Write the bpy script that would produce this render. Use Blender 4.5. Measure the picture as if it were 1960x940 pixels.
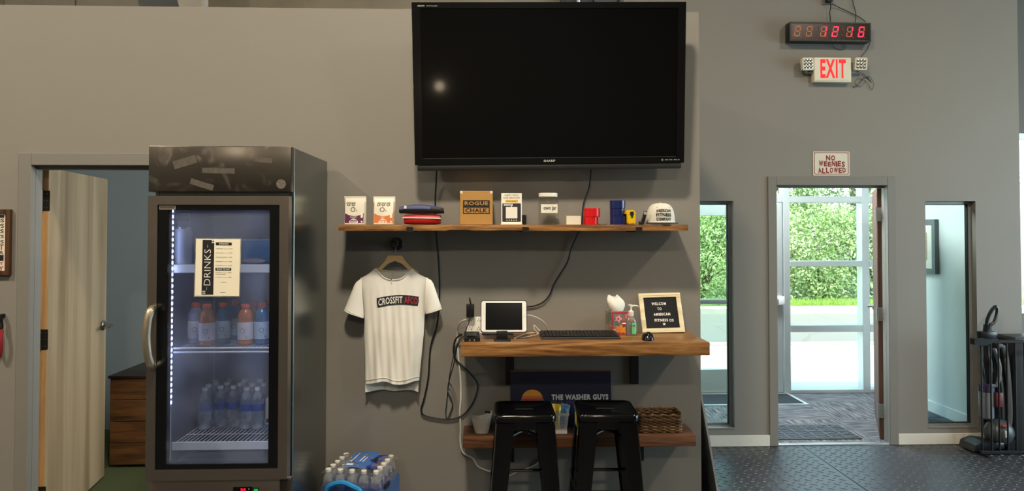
import bpy, bmesh, math, random
from mathutils import Vector, Matrix, Euler
random.seed(7)
sc = bpy.context.scene
C = sc.collection
for o in list(bpy.data.objects): bpy.data.objects.remove(o)

# ------------------------------------------------------------------ camera
F = 1340.0; YAW = math.radians(1.92); PITCH = math.radians(1.2); PPY = 412.0
CAM = Vector((0, 0, 1.67))
cd = bpy.data.cameras.new('camera'); cam = bpy.data.objects.new('camera', cd); C.objects.link(cam)
cd.sensor_fit = 'HORIZONTAL'; cd.sensor_width = 36; cd.lens = 36 * F / 1960; cd.clip_end = 200; cd.clip_start = .05
cd.shift_y = -(470 - PPY) / 1960
cam.location = CAM; cam.rotation_euler = (math.pi / 2 + PITCH, 0, -YAW)
sc.camera = cam
RC = cam.rotation_euler.to_matrix()
def P(u, v, Y):
    "the world point at depth plane Y that the photograph shows at pixel (u, v)"
    d = RC @ Vector(((u - 980) / F, -(v - PPY) / F, -1)); return CAM + d * (Y / d.y)
def XU(u, Y, v=440): return P(u, v, Y).x
def ZV(v, Y, u=935): return P(u, v, Y).z

# ------------------------------------------------------------------ world, sun, lamps, exposure
w = bpy.data.worlds.new('sky'); sc.world = w; w.use_nodes = True
nt = w.node_tree; nt.nodes.clear()
sky = nt.nodes.new('ShaderNodeTexSky'); sky.sky_type = 'NISHITA'; sky.sun_disc = False
sky.sun_elevation = math.radians(52); sky.sun_rotation = math.radians(205); sky.altitude = 200; sky.dust_density = 2.5; sky.air_density = 1.2
bg = nt.nodes.new('ShaderNodeBackground'); bg.inputs[1].default_value = 2.3
wo = nt.nodes.new('ShaderNodeOutputWorld')
hz = nt.nodes.new('ShaderNodeMix'); hz.data_type = 'RGBA'; hz.inputs[0].default_value = .55; hz.inputs[7].default_value = (.46, .465, .46, 1)   # thin bright haze
nt.links.new(sky.outputs[0], hz.inputs[6]); nt.links.new(hz.outputs[2], bg.inputs[0]); nt.links.new(bg.outputs[0], wo.inputs[0])

def light(name, kind, loc, power, col, size=1, size_y=None, aim=None, spread=180):
    l = bpy.data.lights.new(name, kind); o = bpy.data.objects.new(name, l); C.objects.link(o)
    o.location = loc; l.energy = power; l.color = col
    if kind == 'AREA':
        l.size = size
        if size_y: l.shape = 'RECTANGLE'; l.size_y = size_y
        l.spread = math.radians(spread)
    elif kind == 'SUN': l.angle = math.radians(.6)
    elif kind == 'POINT': l.shadow_soft_size = size
    if aim is not None:
        d = Vector(aim) - Vector(loc); o.rotation_euler = d.to_track_quat('-Z', 'Y').to_euler()
    return o
light('sun', 'SUN', (0, 0, 20), 6.5, (1, .95, .86), aim=(6, .8, 9))
WARM = (1, .86, .66)
# high bay lamps under the gym ceiling: a near row over the counter and a row behind the camera
for x, y, e in ((-4.4, 1.2, 180), (-.3, 1.2, 205), (4.1, 1.5, 128), (-3.0, -3.6, 105), (.6, -3.6, 115), (5.8, -3.6, 15)):
    light('high_bay_lamp', 'AREA', (x, y, 5.0), e, WARM, .4, aim=(x, y, 0))
# daylight: the open roll-up door in the gym's side wall, and the office window
light('roll_up_door_daylight', 'AREA', (7.85, 2.65, 1.7), 205, (.64, .90, 1), 3.4, 3.0, aim=(0, 2.65, 1.5))
light('vestibule_fill_light', 'AREA', (2.6, 6.2, 2.72), 80, (.92, .98, 1), .6, aim=(2.6, 6.2, 0))  # added overhead fill, unseen, brightens the vestibule and its mullions
light('office_window_daylight', 'AREA', (.9, 4.75, 1.8), 85, (.90, .97, 1), 1.2, 1.3, aim=(-2.6, 6.1, 1.4))
sc.view_settings.view_transform = 'Standard'; sc.view_settings.look = 'None'
sc.view_settings.exposure = 0; sc.view_settings.gamma = 1; sc.view_settings.use_curve_mapping = False
sc.cycles.use_denoising = True; sc.cycles.max_bounces = 10; sc.cycles.transparent_max_bounces = 24
sc.cycles.sample_clamp_indirect = 6; sc.cycles.caustics_reflective = False; sc.cycles.caustics_refractive = False

# ------------------------------------------------------------------ materials
def lin(c):
    if isinstance(c, str):
        c = c.lstrip('#'); c = [int(c[i:i + 2], 16) / 255 for i in (0, 2, 4)]
    return tuple((x / 12.92 if x <= .04045 else ((x + .055) / 1.055) ** 2.4) for x in c[:3]) + (1,)
MATS = {}
def base(name):
    m = bpy.data.materials.new(name); m.use_nodes = True; t = m.node_tree
    b = t.nodes['Principled BSDF']; return m, t, b, t.nodes.new, t.links.new
def mapping(t, scale, coord='Object'):
    tc = t.nodes.new('ShaderNodeTexCoord'); mp = t.nodes.new('ShaderNodeMapping')
    mp.inputs['Scale'].default_value = scale if isinstance(scale, (tuple, list)) else (scale,) * 3
    t.links.new(tc.outputs[coord], mp.inputs[0]); return mp.outputs[0]
def M(name, col, rough=.5, metal=0, var=.05, vs=9, bump=0, bs=180, stretch=None, spec=.5, emit=None, es=0, coat=0, trans=0, sheen=0, sss=0):
    "plain procedural material: base colour with a little noise in tone, roughness and relief"
    if name in MATS: return MATS[name]
    m, t, b, N, L = base(name); c = lin(col)
    st = stretch or (1, 1, 1)
    n = N('ShaderNodeTexNoise'); n.inputs['Scale'].default_value = vs; n.inputs['Detail'].default_value = 4
    L(mapping(t, st), n.inputs['Vector'])
    mx = N('ShaderNodeMix'); mx.data_type = 'RGBA'
    mx.inputs[6].default_value = tuple(max(0, x * (1 - 2.2 * var)) for x in c[:3]) + (1,)
    mx.inputs[7].default_value = tuple(min(1, x * (1 + 2.2 * var)) for x in c[:3]) + (1,)
    L(n.outputs[0], mx.inputs[0]); L(mx.outputs[2], b.inputs['Base Color'])
    b.inputs['Roughness'].default_value = rough; b.inputs['Metallic'].default_value = metal
    b.inputs['Specular IOR Level'].default_value = spec
    if coat: b.inputs['Coat Weight'].default_value = coat; b.inputs['Coat Roughness'].default_value = .08
    if trans: b.inputs['Transmission Weight'].default_value = trans
    if emit: b.inputs['Emission Color'].default_value = lin(emit); b.inputs['Emission Strength'].default_value = es
    if bump:
        n2 = N('ShaderNodeTexNoise'); n2.inputs['Scale'].default_value = bs; n2.inputs['Detail'].default_value = 3
        L(mapping(t, st), n2.inputs['Vector'])
        bp = N('ShaderNodeBump'); bp.inputs['Strength'].default_value = bump; bp.inputs['Distance'].default_value = .004
        L(n2.outputs[0], bp.inputs['Height']); L(bp.outputs[0], b.inputs['Normal'])
    MATS[name] = m; return m
def wood(name, cols, axis='x', rough=.45, fs=1.0, knots=False, bump=.15):
    "stretched-grain timber; cols = 3 tones dark to light"
    if name in MATS: return MATS[name]
    m, t, b, N, L = base(name)
    s = {'x': (1.6, 22, 22), 'z': (22, 22, 1.1), 'y': (22, 1.6, 22)}[axis]; s = tuple(q * fs for q in s)
    n = N('ShaderNodeTexNoise'); n.inputs['Scale'].default_value = 1.2; n.inputs['Detail'].default_value = 6; n.inputs['Distortion'].default_value = 2.3 if knots else .7
    L(mapping(t, s), n.inputs['Vector'])
    r = N('ShaderNodeValToRGB'); e = r.color_ramp.elements
    e[0].position = .3; e[0].color = lin(cols[0]); e[1].position = .72; e[1].color = lin(cols[2])
    k = e.new(.5); k.color = lin(cols[1])
    n3 = N('ShaderNodeTexNoise'); n3.inputs['Scale'].default_value = 3; n3.inputs['Detail'].default_value = 8
    L(mapping(t, tuple(q * 4 for q in s)), n3.inputs['Vector'])
    ad = N('ShaderNodeMath'); ad.operation = 'MULTIPLY_ADD'; ad.inputs[1].default_value = .35; L(n3.outputs[0], ad.inputs[0])
    su = N('ShaderNodeMath'); su.operation = 'SUBTRACT'; su.inputs[1].default_value = .175; L(n.outputs[0], su.inputs[0]); L(su.outputs[0], ad.inputs[2])
    L(ad.outputs[0], r.inputs[0]); L(r.outputs[0], b.inputs['Base Color']); b.inputs['Roughness'].default_value = rough
    bp = N('ShaderNodeBump'); bp.inputs['Strength'].default_value = bump; bp.inputs['Distance'].default_value = .003
    L(n3.outputs[0], bp.inputs['Height']); L(bp.outputs[0], b.inputs['Normal'])
    MATS[name] = m; return m
def glass(name, tint='#ffffff', refl=1.0, haze=0, haze_col='#c8d2e0', hs=3.0, hz=None):
    "thin clear pane: transparent with a Fresnel reflection and, if asked, patches of condensation"
    if name in MATS: return MATS[name]
    m, t, b, N, L = base(name); t.nodes.remove(b); out = t.nodes['Material Output']
    tr = N('ShaderNodeBsdfTransparent'); tr.inputs[0].default_value = lin(tint)
    gl = N('ShaderNodeBsdfGlossy'); gl.inputs['Roughness'].default_value = .02
    fr = N('ShaderNodeFresnel'); ge = N('ShaderNodeNewGeometry'); io = N('ShaderNodeMath'); io.operation = 'MULTIPLY_ADD'; io.inputs[1].default_value = 1 / 1.45 - 1.45; io.inputs[2].default_value = 1.45; L(ge.outputs['Backfacing'], io.inputs[0]); L(io.outputs[0], fr.inputs[0])
    mu = N('ShaderNodeMath'); mu.operation = 'MULTIPLY'; mu.inputs[1].default_value = refl; L(fr.outputs[0], mu.inputs[0])
    mx = N('ShaderNodeMixShader'); L(mu.outputs[0], mx.inputs[0]); L(tr.outputs[0], mx.inputs[1]); L(gl.outputs[0], mx.inputs[2])
    last = mx.outputs[0]
    if haze:
        df = N('ShaderNodeBsdfTranslucent'); df.inputs[0].default_value = lin(haze_col)
        d2 = N('ShaderNodeBsdfDiffuse'); d2.inputs[0].default_value = lin(haze_col); ds = N('ShaderNodeAddShader'); L(df.outputs[0], ds.inputs[0]); L(d2.outputs[0], ds.inputs[1])
        n = N('ShaderNodeTexNoise'); n.inputs['Scale'].default_value = hs; n.inputs['Detail'].default_value = 2; L(mapping(t, 1), n.inputs['Vector'])
        rp = N('ShaderNodeValToRGB'); rp.color_ramp.elements[0].position = .42; rp.color_ramp.elements[1].position = .68
        rp.color_ramp.elements[0].color = (haze * .25,) * 3 + (1,); rp.color_ramp.elements[1].color = (haze,) * 3 + (1,)
        L(n.outputs[0], rp.inputs[0])
        m2 = N('ShaderNodeMixShader'); L(rp.outputs[0], m2.inputs[0]); L(last, m2.inputs[1]); L(ds.outputs[0], m2.inputs[2]); last = m2.outputs[0]
    L(last, out.inputs[0]); MATS[name] = m; return m
def glow(name, col, s):
    if name in MATS: return MATS[name]
    m, t, b, N, L = base(name); b.inputs['Base Color'].default_value = lin(col); b.inputs['Emission Color'].default_value = lin(col); b.inputs['Emission Strength'].default_value = s
    MATS[name] = m; return m

# ------------------------------------------------------------------ mesh helper
def V(*a): return Vector(a)
def spline(pts, n=8, closed=False):
    pts = [Vector(p) for p in pts]; out = []; k = len(pts)
    rng = range(k) if closed else range(k - 1)
    for i in rng:
        if closed: a, b, c, d = pts[(i - 1) % k], pts[i], pts[(i + 1) % k], pts[(i + 2) % k]
        else: a, b, c, d = pts[max(i - 1, 0)], pts[i], pts[i + 1], pts[min(i + 2, k - 1)]
        for j in range(n):
            t = j / n
            out.append(.5 * (2 * b + (c - a) * t + (2 * a - 5 * b + 4 * c - d) * t * t + (3 * b - a - 3 * c + d) * t ** 3))
    if not closed: out.append(pts[-1])
    return out
class B:
    def __init__(s): s.bm = bmesh.new()
    def face(s, pts):
        try: return s.bm.faces.new([s.bm.verts.new(p) for p in pts])
        except ValueError: pass
    def box(s, x0, x1, y0, y1, z0, z1, r=0, seg=2, mtx=None):
        g = bmesh.ops.create_cube(s.bm, size=1)
        vs = g['verts']
        cx, cy, cz = (x0 + x1) / 2, (y0 + y1) / 2, (z0 + z1) / 2
        for v in vs: v.co = Vector((cx + v.co.x * (x1 - x0), cy + v.co.y * (y1 - y0), cz + v.co.z * (z1 - z0)))
        if r:
            es = list({e for v in vs for e in v.link_edges})
            q = bmesh.ops.bevel(s.bm, geom=es, offset=r, segments=seg, affect='EDGES', profile=.5)
            vs = list({v for f in q['faces'] for v in f.verts} | {v for v in vs if v.is_valid})
        if mtx is not None:
            for v in vs: v.co = mtx @ v.co
        return s
    def ring_loft(s, rings, caps=True, closed=True):
        R = [[s.bm.verts.new(p) for p in r] for r in rings]
        for a, b in zip(R, R[1:]):
            n = len(a)
            for i in range(n if closed else n - 1):
                j = (i + 1) % n
                try: s.bm.faces.new((a[i], a[j], b[j], b[i]))
                except ValueError: pass
        if caps and closed:
            for r in (R[0][::-1], R[-1]):
                try: s.bm.faces.new(r)
                except ValueError: pass
        return s
    def lathe(s, prof, c=(0, 0, 0), n=20, axis='z', caps=True):
        c = Vector(c); rings = []
        for r, h in prof:
            ring = []
            for i in range(n):
                a = 2 * math.pi * i / n; x, y = r * math.cos(a), r * math.sin(a)
                ring.append(c + (Vector((x, y, h)) if axis == 'z' else Vector((x, h, y)) if axis == 'y' else Vector((h, x, y))))
            rings.append(ring)
        return s.ring_loft(rings, caps)
    def cyl(s, p0, p1, r0, r1=None, n=12, caps=True):
        return s.tube([p0, p1], [r0, r0 if r1 is None else r1], n, caps)
    def tube(s, pts, r, n=8, caps=True, closed=False):
        pts = [Vector(p) for p in pts]; k = len(pts); rs = r if isinstance(r, (list, tuple)) else [r] * k
        rings = []; up = None
        for i, p in enumerate(pts):
            if closed: d = pts[(i + 1) % k] - pts[i - 1]
            else: d = pts[min(i + 1, k - 1)] - pts[max(i - 1, 0)]
            if d.length < 1e-9: d = Vector((0, 0, 1))
            d.normalize()
            if up is None: up = d.orthogonal().normalized()
            up = (up - d * up.dot(d))
            up = up.normalized() if up.length > 1e-6 else d.orthogonal().normalized()
            sd = d.cross(up)
            rings.append([p + (up * math.cos(2 * math.pi * j / n) + sd * math.sin(2 * math.pi * j / n)) * rs[i] for j in range(n)])
        if closed: rings.append(rings[0]); caps = False
        return s.ring_loft(rings, caps)
    def prism(s, poly, t, mtx=None, plane='xz'):
        "polygon of (a, b) extruded by t; plane xz: front at y=0, back at y=t"
        def p3(a, b, d): return Vector((a, d, b)) if plane == 'xz' else Vector((a, b, d)) if plane == 'xy' else Vector((d, a, b))
        A = [p3(a, b, 0) for a, b in poly]; Bk = [p3(a, b, t) for a, b in poly]
        if mtx is not None: A = [mtx @ q for q in A]; Bk = [mtx @ q for q in Bk]
        va = [s.bm.verts.new(q) for q in A]; vb = [s.bm.verts.new(q) for q in Bk]; n = len(va)
        s.bm.faces.new(va); s.bm.faces.new(vb[::-1])
        for i in range(n):
            j = (i + 1) % n; s.bm.faces.new((va[j], va[i], vb[i], vb[j]))
        return s
    def sphere(s, c, r, n=12, sq=(1, 1, 1)):
        g = bmesh.ops.create_uvsphere(s.bm, u_segments=n, v_segments=max(6, n * 2 // 3), radius=1)
        for v in g['verts']: v.co = Vector(c) + Vector((v.co.x * r * sq[0], v.co.y * r * sq[1], v.co.z * r * sq[2]))
        return s
    def frame(s, x0, x1, z0, z1, w_, y0, y1, wb=None, wt=None):
        "picture-frame ring of four mitred bars"
        wb = w_ if wb is None else wb; wt = w_ if wt is None else wt
        o = [(x0, z0), (x1, z0), (x1, z1), (x0, z1)]; i = [(x0 + w_, z0 + wb), (x1 - w_, z0 + wb), (x1 - w_, z1 - wt), (x0 + w_, z1 - wt)]
        for a in range(4):
            b = (a + 1) % 4; s.prism([o[a], o[b], i[b], i[a]], y1 - y0, Matrix.Translation((0, y0, 0)))
        return s
    def obj(s, name, mat, parent=None, smooth=35, mtx=None):
        bmesh.ops.remove_doubles(s.bm, verts=s.bm.verts, dist=1e-6)
        bmesh.ops.recalc_face_normals(s.bm, faces=s.bm.faces)
        if mtx is not None: bmesh.ops.transform(s.bm, matrix=mtx, verts=s.bm.verts)
        me = bpy.data.meshes.new(name); s.bm.to_mesh(me); s.bm.free()
        return link(name, me, mat, parent, smooth)
INV = {}
def link(name, me, mat, parent=None, smooth=35):
    if smooth:
        for p in me.polygons: p.use_smooth = True
        me.set_sharp_from_angle(angle=math.radians(smooth))
    o = bpy.data.objects.new(name, me); C.objects.link(o)
    if isinstance(mat, (list, tuple)):
        for m in mat: me.materials.append(m)
    elif not me.materials: me.materials.append(mat)
    if parent is not None:
        o.parent = parent
        if parent.name in INV: o.matrix_parent_inverse = INV[parent.name]
    return o
def tag(o, label=None, cat=None, group=None, kind=None):
    if label: o['label'] = label
    if cat: o['category'] = cat
    if group: o['group'] = group
    if kind: o['kind'] = kind
    return o
def thing(name, label, cat, loc=(0, 0, 0), group=None, rotz=0, kind=None):
    "Empty at the thing's base; parts are given in world coordinates"
    o = bpy.data.objects.new(name, None); C.objects.link(o); o.location = loc; o.rotation_euler = (0, 0, rotz); o.empty_display_size = .05
    m = Matrix.Translation(Vector(loc)) @ Matrix.Rotation(rotz, 4, 'Z')
    INV[o.name] = m.inverted(); return tag(o, label, cat, group, kind)
def proto(name, label, cat, group=None):
    "thing built in its own coordinates, placed afterwards"
    o = bpy.data.objects.new(name, None); C.objects.link(o); o.empty_display_size = .05; return tag(o, label, cat, group)
def dup(root, loc, rotz=0, label=None, scale=1, mats=None):
    def cp(o, par):
        c = o.copy(); C.objects.link(c)
        if par is not None: c.parent = par; c.matrix_parent_inverse = o.matrix_parent_inverse.copy()
        if mats and o.type == 'MESH' and o.data.materials and o.data.materials[0].name in mats:
            c.data = o.data.copy(); c.data.materials[0] = mats[o.data.materials[0].name]
        for ch in [q for q in bpy.data.objects if q.parent == o]: cp(ch, c)
        return c
    c = cp(root, None); c.location = loc; c.rotation_euler = (0, 0, rotz); c.scale = (scale,) * 3
    if label: c['label'] = label
    return c
def struct(o, label=None): o['kind'] = 'structure'; (label and o.__setitem__('label', label)); return o
TXT = {}
def text_bm(s, w_=None, h=None, x=0, z=0, y=0, bold=0, shear=0, mtx=None, res=2, into=None, sp=1.0):
    "lettering fitted into w_ x h metres, centred on (x, z), standing in the xz plane facing -Y"
    key = (s, bold, shear, sp)
    if key not in TXT:
        cu = bpy.data.curves.new('lettering', 'FONT'); cu.body = s; cu.size = 1; cu.offset = bold; cu.shear = shear; cu.resolution_u = res; cu.extrude = 0
        cu.align_x = 'CENTER'; cu.space_character = sp
        ob = bpy.data.objects.new('lettering', cu); me = ob.to_mesh()
        TXT[key] = ([tuple(v.co) for v in me.vertices], [tuple(p.vertices) for p in me.polygons])
        ob.to_mesh_clear(); bpy.data.objects.remove(ob); bpy.data.curves.remove(cu)
    vs, fs = TXT[key]
    xs = [v[0] for v in vs]; ys = [v[1] for v in vs]; x0, x1, y0, y1 = min(xs), max(xs), min(ys), max(ys)
    sx = (w_ / (x1 - x0)) if w_ else h / (y1 - y0); sy = (h / (y1 - y0)) if h else sx
    b = into or B()
    nv = [b.bm.verts.new((mtx or Matrix()) @ Vector((x + (v[0] - (x0 + x1) / 2) * sx, y, z + (v[1] - (y0 + y1) / 2) * sy))) for v in vs]
    for f in fs:
        try: b.bm.faces.new([nv[i] for i in f])
        except ValueError: pass
    return b

# ================================================================== THE SETTING
WY, EY, SY = 3.83, 5.38, 7.1           # TV wall face, entry wall face, storefront
CX = 1.167                              # outside corner of the TV wall
PAINT = M('grey_wall_paint', '#86827b', .62, var=.012, vs=3, bump=.10, bs=260)
STEEL_PAINT = M('grey_door_frame_paint', '#807d77', .42, var=.01, vs=4)
PALE = M('pale_vestibule_paint', '#dfe3e2', .6, var=.01, vs=3, bump=.05, bs=200)
OFFICE = M('office_blue_grey_paint', '#aab0ae', .6, var=.015, vs=3, bump=.06, bs=200)
WHITE_TRIM = M('off_white_baseboard', '#dcd8cd', .5, var=.02)
ALU = M('pale_aluminium', '#c3cdcc', .35, .55, var=.02)
PANE = glass('window_glass', '#f2fbf8', 1.0)
DARKGAP = M('black_rubber_gasket', '#15171a', .6)

def wall(name, boxes, mat=PAINT):
    b = B()
    for q in boxes: b.box(*q)
    return struct(b.obj(name, mat, smooth=0))
D1 = (-2.49, -1.505, 2.027)             # office doorway
wall('wall_front', [(-5.0, D1[0], WY, 3.96, 0, 2.88), (D1[0], D1[1], WY, 3.96, D1[2], 2.88), (D1[1], CX, WY, 3.96, 0, 2.88)])
wall('wall_return', [(1.05, CX, 3.96, EY, 0, 2.88)])
W1 = (1.50, 1.902, .13, 1.895); W2 = (3.426, 3.829, .122, 1.896); D2 = (2.193, 3.166, 2.03); EX = 4.19
wall('wall_entry', [(1.05, W1[0], EY, 5.5, 0, 5.5), (W1[0], W1[1], EY, 5.5, 0, W1[2]), (W1[0], W1[1], EY, 5.5, W1[3], 5.5),
    (W1[1], D2[0], EY, 5.5, 0, 5.5), (D2[0], D2[1], EY, 5.5, D2[2], 5.5), (D2[1], W2[0], EY, 5.5, 0, 5.5),
    (W2[0], W2[1], EY, 5.5, 0, W2[2]), (W2[0], W2[1], EY, 5.5, W2[3], 5.5), (W2[1], EX, EY, 5.5, 0, 5.5)])
wall('wall_vestibule_side', [(4.07, EX, 5.5, SY + .1, 0, 5.5)], PALE)
wall('wall_vestibule_left', [(1.05, CX, 5.5, SY, 0, 2.88)], PALE)
wall('wall_office_back', [(-3.72, 1.05, 6.0, 6.1, 0, 2.75)], OFFICE)
wall('wall_office_left', [(-3.72, -3.6, 3.96, 6.0, 0, 2.75)], OFFICE)
wall('wall_gym_left', [(-5.12, -5.0, -7.0, 3.96, 0, 5.5)])
wall('wall_gym_back', [(-5.12, 8.12, -7.12, -7.0, 0, 5.5)])
wall('wall_gym_right', [(8.0, 8.12, -7.0, .9, 0, 5.5), (8.0, 8.12, 4.4, 7.2, 0, 5.5), (8.0, 8.12, .9, 4.4, 3.3, 5.5)])
wall('wall_gym_far', [(EX, 5.3, SY, 7.2, 0, 5.5), (5.3, 8.0, SY, 7.2, 2.68, 5.5), (5.3, 8.0, SY, 7.2, 0, .8)])
CONC = M('rough_plastered_concrete', '#b3a68f', .85, var=.14, vs=2.2, bump=.5, bs=9)
wall('wall_concrete_rear', [(-5.12, 1.05, 7.2, 7.32, 0, 5.5)], CONC)
CEIL = M('pale_ceiling', '#d8d5cc', .8, var=.02)
wall('ceiling', [(-5.12, 8.12, -7.12, 5.5, 5.5, 5.6), (-5.12, CX, 5.5, 7.32, 5.5, 5.6), (EX, 8.12, 5.5, 7.2, 5.5, 5.6)], CEIL)
wall('ceiling_office', [(-5.0, 1.05, 3.96, 7.2, 2.75, 2.84)], CEIL)
wall('ceiling_vestibule', [(CX, 4.07, 5.5, SY + .05, 2.75, 2.88)], CEIL)
wall('wall_gym_left_end', [(-5.12, -5.0, 3.96, 7.2, 0, 5.5)], PAINT)

# things seen over the top of the TV wall
d = thing('ventilation_duct', 'dark grey boxed duct lying on the office roof above the doorway', 'duct', (-2.6, 5.2, 2.84))
x0, x1 = XU(10, 5.0, 8), XU(272, 5.0, 8)
B().prism([(x0, 2.84), (x1 + .1, 2.84), (x1 - .12, 3.6), (x0, 3.6)], .8, Matrix.Translation((0, 5.0, 0))).obj('duct_body', M('dark_grey_sheet_metal', '#5c5850', .55, .2), d, 0)
B().box(x1 - .5, x1 - .46, 4.99, 5.81, 2.84, 3.61).obj('seam_flange', M('dark_grey_sheet_metal', '#5c5850'), d, 0)
d = thing('drywall_sheet', 'off-white sheet standing beside the grey duct above the wall', 'panel', (-2.3, 6.6, 2.84))
x0, x1 = XU(262, 6.6, 8), XU(392, 6.6, 8)
B().box(x0 - .3, x1, 6.6, 6.64, 2.84, 4.3, .004).obj('sheet', M('off_white_sheet', '#d5cfc2', .7), d, 0)
B().box(x1 - .03, x1 + .01, 6.58, 6.66, 2.84, 4.3, .004).obj('edge_strip', M('off_white_sheet', '#d5cfc2'), d, 0)
d = thing('junction_panel', 'dark electrical panel with pale conduits above the television', 'panel', (.9, 7.0, 3.3))
x0, x1 = XU(1075, 7.0, 4), XU(1208, 7.0, 4)
B().box(x0, x1, 7.04, 7.19, 3.5, 4.6, .01).obj('cabinet', M('dark_cabinet', '#4f4a44', .5), d, 0)
for u in (1107, 1191):
    x = XU(u, 7.0, 4); B().cyl((x, 7.0, 2.84), (x, 7.0, 4.6), .018).obj('conduit', M('pale_conduit', '#e6e1d6', .4), d)
B().tube(spline([(x0 - .05, 7.1, 4.4), (x0 + .1, 7.02, 3.8), (x0 + .25, 7.02, 4.1), (x0 + .5, 7.02, 3.75), (x1 - .05, 7.05, 4.4)]), .012).obj('loose_cable', M('black_cable', '#0c0c0d', .5), d)

# floors ---------------------------------------------------------------------
CONCF = M('dark_subfloor', '#26282a', .8)
fl = struct(B().box(-5.12, 8.12, -7.12, 5.5, -.1, -.012).box(EX, 8.12, 5.5, 7.2, -.1, -.012).obj('floor', CONCF, smooth=0))
RUB = M('black_rubber', '#34373c', .36, var=.12, vs=2.5, bump=.12, bs=120, spec=.55)
RUBT = M('black_rubber_tread', '#3a3e44', .33, var=.05, spec=.6)
def tread_mesh(wx, wy):
    b = B(); p = .078; k = 0
    for i in range(int(wx / p * 2)):
        for j in range(int(wy / p)):
            x = .03 + i * p / 2; y = .03 + (j + (.5 if i % 2 else 0)) * p
            if x > wx - .03 or y > wy - .03: continue
            a = math.radians(38 if (i + j) % 2 else 128 if False else 38); 
            if i % 2: a = math.radians(142)
            ca, sa = math.cos(a), math.sin(a); l, h = .025, .0065
            q = [(-l, 0, 0), (0, -h, 0), (l, 0, 0), (0, h, 0)]
            t = [(-l * .7, 0, .0028), (0, -h * .45, .0034), (l * .7, 0, .0028), (0, h * .45, .0034)]
            f = lambda s: b.bm.verts.new((x + s[0] * ca - s[1] * sa, y + s[0] * sa + s[1] * ca, s[2]))
            q = [f(s) for s in q]; t = [f(s) for s in t]
            b.bm.faces.new(t)
            for m in range(4): b.bm.faces.new((q[m], q[(m + 1) % 4], t[(m + 1) % 4], t[m]))
    me = bpy.data.meshes.new('tread'); b.bm.to_mesh(me); b.bm.free(); return me
def mat_mesh(wx, wy):
    b = B().box(.003, wx - .003, .003, wy - .003, -.012, 0, .002, 1); me = bpy.data.meshes.new('rubber_mat'); b.bm.to_mesh(me); b.bm.free(); return me
MX, MY = 1.22, 1.83; mm = mat_mesh(MX, MY); tm = tread_mesh(MX, MY); m2 = mat_mesh(MX, .26)
for i in range(-4, 5):
    x = 2.425 + i * MX
    for j in range(0, 2):
        y = EY - MY * (j + 1) if i >= -1 else 3.55 - MY * (j + 1)
        if True:
            o = link('rubber_mat', mm, RUB, fl, 0); o.location = (x, y, 0)
            if i >= -1 and j < 1 and i < 3:
                t = link('tread', tm, RUBT, o, 0); t['kind'] = 'stuff'
    if i < -1:
        o = link('rubber_mat', m2, RUB, fl, 0); o.location = (x, 3.55, 0)

GREEN = M('dark_green_carpet', '#3b4420', .95, var=.2, vs=60, bump=.4, bs=400)
struct(B().box(-3.72, 1.05, 3.96, 6.0, -.1, 0).box(D1[0], D1[1], WY, 3.96, -.1, 0).obj('floor_office', GREEN, smooth=0))
def carpet():
    m, t, b, N, L = base('woven_grey_carpet_tiles')
    mp = mapping(t, (4, 60, 1)); n = N('ShaderNodeTexNoise'); n.inputs['Scale'].default_value = 1.3; n.inputs['Detail'].default_value = 4; L(mp, n.inputs['Vector'])
    mp2 = mapping(t, (60, 4, 1)); n2 = N('ShaderNodeTexNoise'); n2.inputs['Scale'].default_value = 1.3; n2.inputs['Detail'].default_value = 4; L(mp2, n2.inputs['Vector'])
    ch = N('ShaderNodeTexChecker'); ch.inputs['Scale'].default_value = 1.64; L(mapping(t, (1, 1, 0)), ch.inputs['Vector'])
    mx = N('ShaderNodeMix'); mx.data_type = 'FLOAT'; L(ch.outputs['Fac'], mx.inputs[0]); L(n.outputs[0], mx.inputs[2]); L(n2.outputs[0], mx.inputs[3])
    r = N('ShaderNodeValToRGB'); e = r.color_ramp.elements; e[0].position = .4; e[0].color = lin('#37393c'); e[1].position = .62; e[1].color = lin('#7f8184')
    L(mx.outputs[0], r.inputs[0]); L(r.outputs[0], b.inputs['Base Color']); b.inputs['Roughness'].default_value = .95
    bp = N('ShaderNodeBump'); bp.inputs['Strength'].default_value = .4; bp.inputs['Distance'].default_value = .004; L(mx.outputs[0], bp.inputs['Height']); L(bp.outputs[0], b.inputs['Normal'])
    return m
struct(B().box(CX, 4.07, 5.5, SY + .1, -.1, 0).box(D2[0], D2[1], EY, 5.5, -.1, 0).obj('floor_vestibule', carpet(), smooth=0))
d = struct(B().box(D2[0], D2[1], EY - .005, EY + .05, 0, .008, .003).obj('trim_threshold', M('brushed_threshold', '#a8aaa8', .35, .7)))

# baseboards
def bbd(name, x0, x1, y=EY):
    return struct(B().box(x0, x1, y - .012, y, 0, .085, .003, 1).obj(name, WHITE_TRIM))
bbd('baseboard_entry_left', CX, D2[0] - .02); bbd('baseboard_entry_right', D2[1] + .02, EX)
struct(B().box(4.055, 4.07, 5.5, SY, 0, .1, .003, 1).obj('baseboard_vestibule', M('white_gloss_base', '#eef1f0', .4)))
struct(B().box(CX, CX + .012, 3.83, EY - .012, 0, .085, .003, 1).obj('baseboard_return', WHITE_TRIM))

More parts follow.
